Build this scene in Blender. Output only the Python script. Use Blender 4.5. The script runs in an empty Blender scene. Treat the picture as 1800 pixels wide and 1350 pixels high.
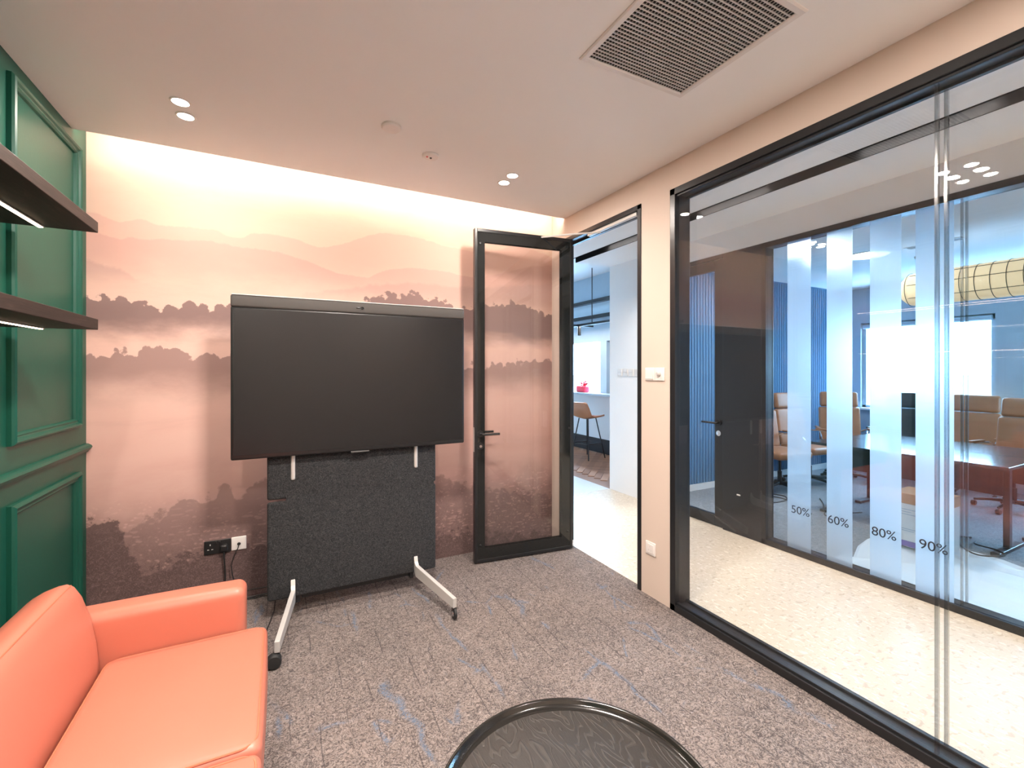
import bpy, bmesh, math, random
from mathutils import Vector, Matrix
random.seed(7)
R = math.radians
scn = bpy.context.scene
COL = scn.collection

# ------------------------------------------------------------------ camera, world, exposure
F_PX, YAW, HORIZON, CAM_H = 795.0, R(27.2), 651.0, 1.5
cam = bpy.data.cameras.new('camera'); cam_o = bpy.data.objects.new('camera', cam); COL.objects.link(cam_o)
cam.sensor_width = 36.0; cam.lens = 36.0 * F_PX / 1800.0
cam.shift_y = -(675.0 - HORIZON) / 1800.0
cam.clip_start = 0.02; cam.clip_end = 5000
cam_o.location = (0, 0, CAM_H); cam_o.rotation_euler = (R(90), 0, -YAW)
scn.camera = cam_o
scn.view_settings.view_transform = 'Standard'; scn.view_settings.look = 'None'
scn.view_settings.gamma = 1.0; scn.view_settings.use_curve_mapping = False
scn.view_settings.exposure = 1.22

world = bpy.data.worlds.new('world'); scn.world = world; world.use_nodes = True
bg = world.node_tree.nodes['Background']
bg.inputs['Color'].default_value = (0.42, 0.70, 1.0, 1); bg.inputs['Strength'].default_value = 19

def portal(loc, rot, sx, sy):
    l = bpy.data.lights.new('window_portal', 'AREA'); l.shape = 'RECTANGLE'; l.size = sx; l.size_y = sy
    l.cycles.is_portal = True
    o = bpy.data.objects.new('window_portal', l); COL.objects.link(o); o.location = loc; o.rotation_euler = rot
portal((8.05, 3.02, 1.55), (0, R(90), 0), 1.3, 1.48)     # meeting room windows, facing -x
portal((8.05, 0.95, 1.55), (0, R(90), 0), 1.3, 1.48)  # portal of the added unseen window
portal((5.42, 7.75, 1.55), (0, R(90), 0), 1.0, 2.3)        # coffee corner window
sc = scn.cycles
sc.max_bounces = 9; sc.transparent_max_bounces = 24; sc.diffuse_bounces = 5; sc.glossy_bounces = 4; sc.transmission_bounces = 6
sc.sample_clamp_indirect = 6.0; sc.use_denoising = True; sc.use_adaptive_sampling = True; sc.adaptive_threshold = 0.02

# ------------------------------------------------------------------ pixel helper (1800 x 1350 frame)
_s, _c = math.sin(YAW), math.cos(YAW)
def ray(px, py):
    u = (px - 900.0) / F_PX; v = (HORIZON - py) / F_PX
    return Vector((_s + u * _c, _c - u * _s, v))
def on_y(px, py, y):
    D = ray(px, py); return Vector((0, 0, CAM_H)) + D * (y / D.y)
def on_z(px, py, z=0.0):
    D = ray(px, py); return Vector((0, 0, CAM_H)) + D * ((z - CAM_H) / D.z)

# ------------------------------------------------------------------ node / material helpers
class G:
    """small node-graph writer"""
    def __init__(s, name):
        s.m = bpy.data.materials.new(name); s.m.use_nodes = True
        s.t = s.m.node_tree; s.t.nodes.clear()
        s.out = s.t.nodes.new('ShaderNodeOutputMaterial')
        s._tc = None
    def node(s, typ, **kw):
        n = s.t.nodes.new(typ)
        for k, v in kw.items(): setattr(n, k, v)
        return n
    def put(s, sock, v):
        if v is None: return
        if isinstance(v, bpy.types.NodeSocket): s.t.links.new(v, sock)
        elif isinstance(v, (tuple, list)) and len(v) == 3 and sock.type == 'RGBA': sock.default_value = (*v, 1)
        else: sock.default_value = v
    def obj(s):
        if s._tc is None: s._tc = s.node('ShaderNodeTexCoord').outputs['Object']
        return s._tc
    def pos(s): return s.node('ShaderNodeNewGeometry').outputs['Position']
    def xyz(s, v):
        n = s.node('ShaderNodeSeparateXYZ'); s.put(n.inputs[0], v); return n.outputs
    def vec(s, x, y, z):
        n = s.node('ShaderNodeCombineXYZ')
        for i, a in enumerate((x, y, z)): s.put(n.inputs[i], a)
        return n.outputs[0]
    def scale(s, v, sc_, rot=(0, 0, 0)):
        n = s.node('ShaderNodeMapping'); s.put(n.inputs['Vector'], v)
        n.inputs['Scale'].default_value = sc_; n.inputs['Rotation'].default_value = rot
        return n.outputs[0]
    def ma(s, op, a, b=None, c=None, clamp=False):
        n = s.node('ShaderNodeMath', operation=op, use_clamp=clamp)
        for i, v in enumerate((a, b, c)):
            if v is not None: s.put(n.inputs[i], v)
        return n.outputs[0]
    def mr(s, v, a, b, c=0.0, d=1.0, smooth=True):
        n = s.node('ShaderNodeMapRange', interpolation_type='SMOOTHSTEP' if smooth else 'LINEAR')
        for k, x in (('Value', v), ('From Min', a), ('From Max', b), ('To Min', c), ('To Max', d)): s.put(n.inputs[k], x)
        return n.outputs['Result']
    def noise(s, v, scale=5, detail=4, rough=.55, dist=0.0, col=False):
        n = s.node('ShaderNodeTexNoise')
        s.put(n.inputs['Vector'], v)
        for k, x in (('Scale', scale), ('Detail', detail), ('Roughness', rough), ('Distortion', dist)): n.inputs[k].default_value = x
        return n.outputs['Color' if col else 'Fac']
    def voro(s, v, scale=5, feature='F1', out='Distance', rand=1.0):
        n = s.node('ShaderNodeTexVoronoi', feature=feature); s.put(n.inputs['Vector'], v)
        n.inputs['Scale'].default_value = scale; n.inputs['Randomness'].default_value = rand
        return n.outputs[out]
    def mix(s, f, a, b, blend='MIX'):
        n = s.node('ShaderNodeMix', data_type='RGBA', blend_type=blend)
        s.put(n.inputs[0], f); s.put(n.inputs[6], a); s.put(n.inputs[7], b)
        return n.outputs[2]
    def ramp(s, f, stops):
        n = s.node('ShaderNodeValToRGB'); e = n.color_ramp.elements
        while len(e) < len(stops): e.new(0.5)
        for k, (p, c) in zip(e, stops): k.position = p; k.color = (*c, 1)
        s.put(n.inputs[0], f); return n.outputs[0]
    def bump(s, h, strength=.2, dist=.01):
        n = s.node('ShaderNodeBump'); s.put(n.inputs['Height'], h)
        n.inputs['Strength'].default_value = strength; n.inputs['Distance'].default_value = dist
        return n.outputs[0]
    def bsdf(s, color, rough=.5, metal=0.0, normal=None, spec=None, **kw):
        n = s.node('ShaderNodeBsdfPrincipled')
        s.put(n.inputs['Base Color'], color); s.put(n.inputs['Roughness'], rough); s.put(n.inputs['Metallic'], metal)
        if normal is not None: s.put(n.inputs['Normal'], normal)
        if spec is not None: n.inputs['Specular IOR Level'].default_value = spec
        for k, v in kw.items(): s.put(n.inputs[k.replace('_', ' ')], v)
        s.t.links.new(n.outputs[0], s.out.inputs[0]); return s.m

def lighten(c, k): return tuple(min(1, max(0, x * k)) for x in c)
def pm(name, col, rough=.5, metal=0.0, var=.06, nscale=9, bump=0.0, bscale=200, spec=None, detail=3):
    g = G(name); o = g.obj()
    f = g.noise(o, nscale, detail)
    c = g.mix(f, lighten(col, 1 - var), lighten(col, 1 + var))
    nb = g.bump(g.noise(o, bscale, 3), bump, .004) if bump else None
    return g.bsdf(c, rough, metal, nb, spec)
def emit(name, col, strength):
    g = G(name); n = g.node('ShaderNodeEmission'); g.put(n.inputs[0], col); n.inputs[1].default_value = strength
    g.t.links.new(n.outputs[0], g.out.inputs[0]); return g.m
def glass(name, tint=(.96, .98, .97), k=1.5, ior=1.5, rough=0.0):
    g = G(name)
    tr = g.node('ShaderNodeBsdfTransparent'); g.put(tr.inputs[0], tint)
    gl = g.node('ShaderNodeBsdfGlossy'); gl.inputs['Roughness'].default_value = rough
    fr = g.node('ShaderNodeFresnel'); fr.inputs[0].default_value = ior
    back = g.node('ShaderNodeNewGeometry').outputs['Backfacing']
    f = g.ma('MULTIPLY', g.ma('MULTIPLY', fr.outputs[0], k, clamp=True), g.ma('SUBTRACT', 1.0, back))
    mx = g.node('ShaderNodeMixShader'); g.put(mx.inputs[0], f)
    g.t.links.new(tr.outputs[0], mx.inputs[1]); g.t.links.new(gl.outputs[0], mx.inputs[2])
    g.t.links.new(mx.outputs[0], g.out.inputs[0]); return g.m
def film(name, op):
    g = G(name)
    tr = g.node('ShaderNodeBsdfTransparent'); g.put(tr.inputs[0], (.97, .98, 1.0))
    tl = g.node('ShaderNodeBsdfTranslucent'); g.put(tl.inputs[0], (.80, .92, 1.0))
    df = g.node('ShaderNodeBsdfDiffuse'); g.put(df.inputs[0], (.9, .94, 1.0))
    m0 = g.node('ShaderNodeMixShader'); m0.inputs[0].default_value = .50
    rf = g.node('ShaderNodeBsdfRefraction'); g.put(rf.inputs[0], (.88, .955, 1.0)); rf.inputs['Roughness'].default_value = .55; rf.inputs['IOR'].default_value = 1.25
    g.t.links.new(tl.outputs[0], m0.inputs[1]); g.t.links.new(rf.outputs[0], m0.inputs[2])
    m1 = g.node('ShaderNodeMixShader'); m1.inputs[0].default_value = .15
    g.t.links.new(m0.outputs[0], m1.inputs[1]); g.t.links.new(df.outputs[0], m1.inputs[2])
    m2 = g.node('ShaderNodeMixShader'); m2.inputs[0].default_value = op
    n = g.noise(g.obj(), 900, 2)
    g.put(m2.inputs[0], g.mr(n, .3, .7, op - .03, op + .03))
    g.t.links.new(tr.outputs[0], m2.inputs[1]); g.t.links.new(m1.outputs[0], m2.inputs[2])
    g.t.links.new(m2.outputs[0], g.out.inputs[0]); return g.m

# ------------------------------------------------------------------ mesh helpers
ORG = {}
def link(name, me, mat, parent):
    o = bpy.data.objects.new(name, me); COL.objects.link(o)
    if mat is not None and not me.materials: me.materials.append(mat)
    if parent is not None: o.parent = parent
    return o
def make(name, bm, mat, parent=None, smooth=False, angle=35):
    """bm holds world coordinates (or, under a local-mode root, local ones)"""
    bmesh.ops.recalc_face_normals(bm, faces=bm.faces[:])
    me = bpy.data.meshes.new(name)
    if parent is not None: off = ORG[parent]
    else:
        xs = [v.co for v in bm.verts]
        off = Vector(((min(v.x for v in xs) + max(v.x for v in xs)) / 2, (min(v.y for v in xs) + max(v.y for v in xs)) / 2, min(v.z for v in xs)))
    bmesh.ops.translate(bm, verts=bm.verts[:], vec=-off)
    bm.to_mesh(me); bm.free()
    if smooth:
        for p in me.polygons: p.use_smooth = True
        me.set_sharp_from_angle(angle=R(angle))
    o = link(name, me, mat, parent)
    if parent is None: o.location = off
    ORG[o] = off.copy()
    return o
def tag(o, label=None, cat=None, group=None, kind=None):
    if label: o['label'] = label
    if cat: o['category'] = cat
    if group: o['group'] = group
    if kind: o['kind'] = kind
    return o
def thing(name, label, cat, loc=(0, 0, 0), rz=0.0, group=None, kind=None, local=False):
    o = bpy.data.objects.new(name, None); COL.objects.link(o); o.empty_display_size = .1
    o.location = loc; o.rotation_euler = (0, 0, rz)
    ORG[o] = Vector((0, 0, 0)) if local else Vector(loc)
    return tag(o, label, cat, group, kind)
def copy_tree(o, parent=None):
    c = o.copy(); COL.objects.link(c); c.parent = parent
    for ch in [x for x in o.children]: copy_tree(ch, c)
    return c
def B(): return bmesh.new()
def box(bm, x0, x1, y0, y1, z0, z1):
    v = [bm.verts.new((x, y, z)) for x in (x0, x1) for y in (y0, y1) for z in (z0, z1)]
    for f in ((0, 1, 3, 2), (4, 6, 7, 5), (0, 4, 5, 1), (2, 3, 7, 6), (0, 2, 6, 4), (1, 5, 7, 3)):
        bm.faces.new([v[i] for i in f])
    return bm
def bbox(x0, x1, y0, y1, z0, z1, bev=.004, seg=2):
    bm = box(B(), x0, x1, y0, y1, z0, z1)
    if bev: bmesh.ops.bevel(bm, geom=bm.edges[:], offset=bev, segments=seg, affect='EDGES', profile=.5)
    return bm
def tube(bm, pts, r, n=8, cap=True):
    pts = [Vector(p) for p in pts]; rings = []
    up = None
    for i, p in enumerate(pts):
        t = (pts[min(i + 1, len(pts) - 1)] - pts[max(i - 1, 0)]).normalized()
        if up is None:
            up = Vector((0, 0, 1)) if abs(t.z) < .9 else Vector((1, 0, 0))
        a = t.cross(up).normalized(); b = a.cross(t).normalized(); up = b
        rr = r[i] if isinstance(r, (list, tuple)) else r
        rings.append([bm.verts.new(p + (a * math.cos(q) + b * math.sin(q)) * rr) for q in [2 * math.pi * k / n for k in range(n)]])
    for A, C in zip(rings, rings[1:]):
        for k in range(n): bm.faces.new((A[k], A[(k + 1) % n], C[(k + 1) % n], C[k]))
    if cap: bm.faces.new(rings[0][::-1]); bm.faces.new(rings[-1])
    return bm
def lathe(bm, prof, n=32, c=(0, 0, 0), axis='z', cap=True):
    rings = []
    for r, h in prof:
        ring = []
        for k in range(n):
            q = 2 * math.pi * k / n; a, b = r * math.cos(q), r * math.sin(q)
            p = (a, b, h) if axis == 'z' else ((h, a, b) if axis == 'x' else (a, h, b))
            ring.append(bm.verts.new((c[0] + p[0], c[1] + p[1], c[2] + p[2])))
        rings.append(ring)
    for A, C in zip(rings, rings[1:]):
        for k in range(n): bm.faces.new((A[k], A[(k + 1) % n], C[(k + 1) % n], C[k]))
    if cap and prof[0][0] > 1e-6: bm.faces.new(rings[0][::-1])
    if cap and prof[-1][0] > 1e-6: bm.faces.new(rings[-1])
    return bm
def cyl(bm, c, r, h, axis='z', n=24): return lathe(bm, [(r, 0), (r, h)], n, c, axis)
def prism(bm, poly, y0, y1, axis='y'):
    def P(a, b, t): return (a, t, b) if axis == 'y' else ((t, a, b) if axis == 'x' else (a, b, t))
    A = [bm.verts.new(P(a, b, y0)) for a, b in poly]; C = [bm.verts.new(P(a, b, y1)) for a, b in poly]
    n = len(poly)
    for k in range(n): bm.faces.new((A[k], A[(k + 1) % n], C[(k + 1) % n], C[k]))
    bm.faces.new(A[::-1]); bm.faces.new(C)
    return bm
def rbox(bm, lo, hi, r, n=4, mid=6, crown=0.0, front=0.0):
    """box with round edges; crown bulges the top"""
    lo = Vector(lo); hi = Vector(hi)
    ax = []
    for i in range(3):
        a, b = lo[i], hi[i]; rr = min(r, (b - a) / 2 * .98)
        s = [a + rr * (1 - math.cos(math.pi / 2 * k / n)) for k in range(n)]
        s += [a + rr + (b - a - 2 * rr) * k / mid for k in range(mid + 1)]
        s += [b - rr * (1 - math.sin(math.pi / 2 - math.pi / 2 * k / n)) if False else b - rr * (1 - math.cos(math.pi / 2 * (n - 1 - k) / n)) for k in range(n)]
        ax.append(s)
    vs = {}
    def vert(p):
        key = tuple(round(x, 6) for x in p)
        if key in vs: return vs[key]
        q = Vector(p); inner = Vector([min(max(q[i], lo[i] + min(r, (hi[i] - lo[i]) / 2 * .98)), hi[i] - min(r, (hi[i] - lo[i]) / 2 * .98)) for i in range(3)])
        d = q - inner
        if d.length > 1e-9:
            rr = min(r, min((hi[i] - lo[i]) / 2 * .98 for i in range(3)))
            q = inner + Vector([d[i] for i in range(3)]).normalized() * rr
        u = (q.x - lo.x) / (hi.x - lo.x) * 2 - 1; v = (q.y - lo.y) / (hi.y - lo.y) * 2 - 1; w = (q.z - lo.z) / (hi.z - lo.z)
        if crown: q.z += crown * max(0, 1 - u * u) * max(0, 1 - v * v) * w
        if front: q.x += front * max(0, u) * (1 - v ** 2) * max(0, 1 - (2 * w - 1) ** 2)
        vs[key] = bm.verts.new(q); return vs[key]
    for i in range(3):
        j, k = (i + 1) % 3, (i + 2) % 3
        for side in (lo[i], hi[i]):
            for a0, a1 in zip(ax[j], ax[j][1:]):
                for b0, b1 in zip(ax[k], ax[k][1:]):
                    quad = []
                    for a, b in ((a0, b0), (a1, b0), (a1, b1), (a0, b1)):
                        p = [0, 0, 0]; p[i] = side; p[j] = a; p[k] = b
                        quad.append(vert(p))
                    if len(set(quad)) >= 3:
                        try: bm.faces.new(list(dict.fromkeys(quad)))
                        except ValueError: pass
    return bm
def frame_rings(bm, rect, prof, place):
    """closed mitred moulding round a rectangle: prof = (inset, height) pairs, place(a,b,h) -> xyz"""
    a0, a1, b0, b1 = rect; rings = []
    for o, h in prof:
        rings.append([bm.verts.new(place(a, b, h)) for a, b in ((a0 + o, b0 + o), (a1 - o, b0 + o), (a1 - o, b1 - o), (a0 + o, b1 - o))])
    rings.append(rings[0])
    for A, C in zip(rings, rings[1:]):
        for k in range(4): bm.faces.new((A[k], A[(k + 1) % 4], C[(k + 1) % 4], C[k]))
    return bm
def text_mesh(txt, size, depth=.0006):
    cu = bpy.data.curves.new('lettering', 'FONT'); cu.body = txt; cu.size = size; cu.extrude = depth
    cu.align_x = 'CENTER'; cu.align_y = 'CENTER'
    o = bpy.data.objects.new('lettering', cu); COL.objects.link(o)
    dg = bpy.context.evaluated_depsgraph_get()
    me = bpy.data.meshes.new_from_object(o.evaluated_get(dg))
    bpy.data.objects.remove(o); bpy.data.curves.remove(cu)
    return me

# ------------------------------------------------------------------ materials
M = {}
M['ceiling'] = pm('ceiling_paint', (.86, .845, .83), .85, var=.02, nscale=3)
M['peach'] = pm('warm_white_paint', (.62, .51, .435), .75, var=.02, nscale=3)
M['white'] = pm('white_paint', (.85, .84, .83), .7, var=.02, nscale=3)
M['green'] = pm('green_lacquer', (.008, .072, .047), .38, var=.10, nscale=2.5, bump=.03, bscale=60, spec=.3)
M['black'] = pm('black_aluminium', (.012, .0125, .014), .32, var=.15, nscale=14, bump=.02, bscale=300)
M['black_matte'] = pm('black_matte_panel', (.013, .014, .017), .38, var=.2, nscale=3)
M['black_gloss'] = pm('black_enamelled_glass', (.012, .013, .013), .06, var=.1)
M['steel'] = pm('silver_powder_coat', (.62, .60, .58), .35, .3, var=.05)
M['chrome'] = pm('chrome', (.7, .7, .72), .12, 1.0, var=.03)
M['plastic_white'] = pm('white_plastic', (.74, .70, .67), .35, var=.03)
M['plastic_black'] = pm('black_plastic', (.012, .012, .013), .35, var=.1)
M['rubber'] = pm('black_rubber', (.015, .015, .016), .6, var=.2, nscale=30)
M['cable'] = pm('black_cable', (.012, .012, .012), .5, var=.1)
M['leather'] = pm('orange_leather', (.48, .148, .096), .42, var=.05, nscale=5, bump=.06, bscale=420)
M['leather_seam'] = pm('orange_piping', (.50, .14, .075), .45, var=.08, nscale=40)
M['tan'] = pm('tan_leather', (.42, .17, .075), .45, var=.10, nscale=7, bump=.05, bscale=300)
M['glass'] = glass('clear_glass', (.975, .975, .975), k=1.35)
M['glass_far'] = glass('clear_glass_far', (.95, .975, .985), k=1.2)
M['acrylic'] = glass('clear_joint_strip', (.66, .68, .69), k=3.0, rough=.12)
M['bluegrey'] = pm('blue_grey_paint', (.40, .48, .55), .6, var=.04)
M['led_warm'] = emit('led_warm', (1, .70, .47), 16)
M['lens'] = emit('downlight_lens', (1, .93, .86), 14)
M['led_day'] = emit('led_neutral', (1, .95, .9), 6)

# dark smoked oak
g = G('smoked_oak'); v = g.scale(g.obj(), (9, 1.2, 22)); n1 = g.noise(v, 6, 6, .6, .8)
M['oak'] = g.bsdf(g.ramp(n1, [(.25, (.010, .007, .006)), (.55, (.024, .016, .013)), (.8, (.050, .033, .027))]), .55, normal=g.bump(n1, .15, .002), spec=.25)
# black stained ash tray with cathedral grain
g = G('black_stained_ash'); o = g.obj()
w = g.noise(g.scale(o, (5, 1.3, 5), (0, 0, R(-32))), 1.4, 3, .5, .4)
rings = g.ma('SINE', g.ma('MULTIPLY', w, 150.0))
fine = g.noise(g.scale(o, (160, 14, 20), (0, 0, R(-32))), 3, 3)
h = g.ma('ADD', g.mr(rings, .35, 1.0), g.ma('MULTIPLY', fine, .5))
M['ash'] = g.bsdf(g.mix(g.mr(rings, .70, 1.0), (.020, .017, .015), (.034, .029, .025)), g.mr(rings, 0, 1, .36, .44), normal=g.bump(h, .35, .0018))
# charcoal felt
g = G('charcoal_felt'); o = g.obj(); n1 = g.noise(o, 90, 5, .65, 1.6); n2 = g.noise(o, 28, 3, .6, 3.2)
line = g.mr(g.ma('ABSOLUTE', g.ma('SUBTRACT', n2, .5)), 0.005, .045, 1, 0)
M['felt'] = g.bsdf(g.mix(g.ma('MULTIPLY', line, .55), g.ramp(n1, [(.3, (.008, .0085, .010)), (.7, (.026, .027, .030))]), (.085, .085, .088)), .95, normal=g.bump(n1, .5, .003))
# speaker fabric
g = G('grey_speaker_mesh'); o = g.obj(); n1 = g.noise(o, 500, 2)
M['fabric'] = g.bsdf(g.ramp(n1, [(.35, (.05, .046, .043)), (.65, (.11, .10, .094))]), .7, .3)
# display glass: matte dark
M['screen'] = pm('dark_matte_screen', (.007, .0075, .009), .26, var=.1, nscale=1.2, spec=.45)
# carpet
g = G('loop_pile_carpet'); o = g.pos()
n1 = g.noise(o, 42, 5, .62, 2.2); n2 = g.noise(o, 3.0, 4, .6); n3 = g.noise(o, 120, 2)
worm = g.mr(g.ma('ABSOLUTE', g.ma('SUBTRACT', g.noise(o, 20, 3, .55, 3.5), .5)), .015, .065, 1, 0)
worm2 = g.mr(g.ma('ABSOLUTE', g.ma('SUBTRACT', g.noise(o, 27, 3, .55, 3.2), .46)), .01, .06, 1, 0)
c = g.ramp(n2, [(.30, (.135, .115, .110)), (.5, (.185, .152, .140)), (.72, (.235, .195, .178))])
c = g.mix(g.ma('MULTIPLY', g.mr(n3, .35, .65), .4), c, (.29, .24, .22))
c = g.mix(g.ma('MULTIPLY', worm, .72), c, (.050, .046, .050))
c = g.mix(g.ma('MULTIPLY', worm2, .60), c, (.40, .345, .32))
px_ = g.xyz(o)
# blue streaks: long drifting lines along the room plus short branches
wob = g.ma('MULTIPLY', g.ma('SUBTRACT', g.noise(o, 1.3, 3), .5), .9)
ls = g.ma('ABSOLUTE', g.ma('SUBTRACT', g.ma('FRACT', g.ma('ADD', g.ma('MULTIPLY', g.ma('ADD', px_[0], g.ma('MULTIPLY', px_[1], .12)), 2.1), wob)), .5))
st1 = g.ma('MULTIPLY', g.mr(ls, .0, .045, 1, 0), g.mr(g.noise(g.scale(o, (3, 1, 1)), 2.2, 2), .50, .60))
warp = g.noise(o, 3.2, 3, .5, col=True)
wv = g.node('ShaderNodeVectorMath', operation='MULTIPLY_ADD'); g.put(wv.inputs[0], warp); wv.inputs[1].default_value = (.10, .10, 0); g.put(wv.inputs[2], o)
cr = g.voro(g.scale(wv.outputs[0], (1.6, 1.0, 1), (0, 0, R(9))), 2.3, 'DISTANCE_TO_EDGE')
st2 = g.ma('MULTIPLY', g.mr(cr, 0, .035, 1, 0), g.mr(g.noise(o, 2.9, 2), .53, .62))
streak = g.ma('MULTIPLY', g.ma('MAXIMUM', st1, st2), g.mr(n1, .36, .60))
c = g.mix(g.ma('MULTIPLY', streak, .85), c, (.135, .185, .265))
rib = g.ma('ABSOLUTE', g.ma('SUBTRACT', g.ma('FRACT', g.ma('MULTIPLY', g.ma('ADD', px_[0], g.ma('MULTIPLY', n2, .03)), 9.0)), .5))
c = g.mix(g.ma('MULTIPLY', g.mr(rib, 0, .04, 1, 0), g.mr(g.noise(g.scale(o, (6, 1, 1)), 4, 2), .45, .58, 0, .7)), c, (.055, .05, .054))
M['carpet'] = g.bsdf(c, .95, normal=g.bump(g.ma('SUBTRACT', n1, g.ma('MULTIPLY', worm, .6)), .7, .008), spec=.15)
# cream vinyl with flecks
g = G('cream_fleck_vinyl'); o = g.pos()
n1 = g.noise(g.scale(o, (1, .45, 1), (0, 0, R(20))), 52, 3, .5, .5); n2 = g.noise(g.scale(o, (.5, 1, 1), (0, 0, R(35))), 46, 3, .5, .5); n3 = g.noise(o, 1.1, 2)
c = g.mix(n3, (.56, .475, .37), (.62, .53, .42))
c = g.mix(g.mr(n1, .56, .64, 0, .8), c, (.76, .68, .57)); c = g.mix(g.mr(n2, .57, .66, 0, .55), c, (.38, .30, .22))
M['vinyl'] = g.bsdf(c, .35, normal=g.bump(n1, .03, .001))
# pale grey floors
g = G('pale_tile'); o = g.pos(); n1 = g.noise(o, 25, 4)
M['tile'] = g.bsdf(g.mix(n1, (.55, .56, .58), (.68, .69, .71)), .4)
g = G('grey_meeting_carpet'); o = g.pos(); n1 = g.noise(o, 60, 5, .6, 1.5); n2 = g.noise(o, 3, 3)
M['mcarpet'] = g.bsdf(g.mix(g.mr(n1, .3, .7), (.15, .155, .165), g.mix(n2, (.28, .285, .30), (.36, .365, .38))), .9, normal=g.bump(n1, .3, .004))
M['herring'] = pm('oak_herringbone', (.42, .22, .13), .45, var=.25, nscale=4)
M['herring2'] = pm('oak_herringbone_dark', (.30, .15, .09), .45, var=.25, nscale=4)
g = G('blue_fluted_wall'); n1 = g.noise(g.obj(), 4, 3)
M['flute'] = g.bsdf(g.mix(n1, (.09, .22, .38), (.12, .27, .45)), .45)
M['paper_lamp'] = None
g = G('cream_lampshade'); n1 = g.noise(g.obj(), 30, 3)
pb = g.node('ShaderNodeBsdfPrincipled'); g.put(pb.inputs['Base Color'], g.mix(n1, (.80, .58, .33), (.86, .66, .40))); pb.inputs['Roughness'].default_value = .8
pb.inputs['Emission Color'].default_value = (1, .72, .42, 1); pb.inputs['Emission Strength'].default_value = .28
g.t.links.new(pb.outputs[0], g.out.inputs[0]); M['paper_lamp'] = g.m
M['desk'] = pm('dark_desk_laminate', (.03, .034, .04), .16, var=.1)
M['sheet'] = pm('white_dust_sheet', (.74, .76, .78), .6, var=.03, nscale=3)
M['carton'] = pm('white_carton', (.70, .70, .70), .6, var=.03)
M['kraft'] = pm('kraft_cardboard', (.42, .27, .17), .7, var=.08)
M['purple'] = pm('purple_print', (.20, .13, .38), .5, var=.05)
M['ink'] = pm('dark_lettering', (.02, .022, .03), .5, var=.05)
M['red'] = pm('red_foil', (.72, .03, .06), .3, var=.2, nscale=30)
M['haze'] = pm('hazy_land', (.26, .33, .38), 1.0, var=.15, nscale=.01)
M['galv'] = pm('grille_metal', (.58, .55, .53), .5, .1, var=.1)
M['void'] = pm('painted_duct_shade', (.018, .017, .016), .9, var=.2)  # near-black colour standing for the shade inside the vents

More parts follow.
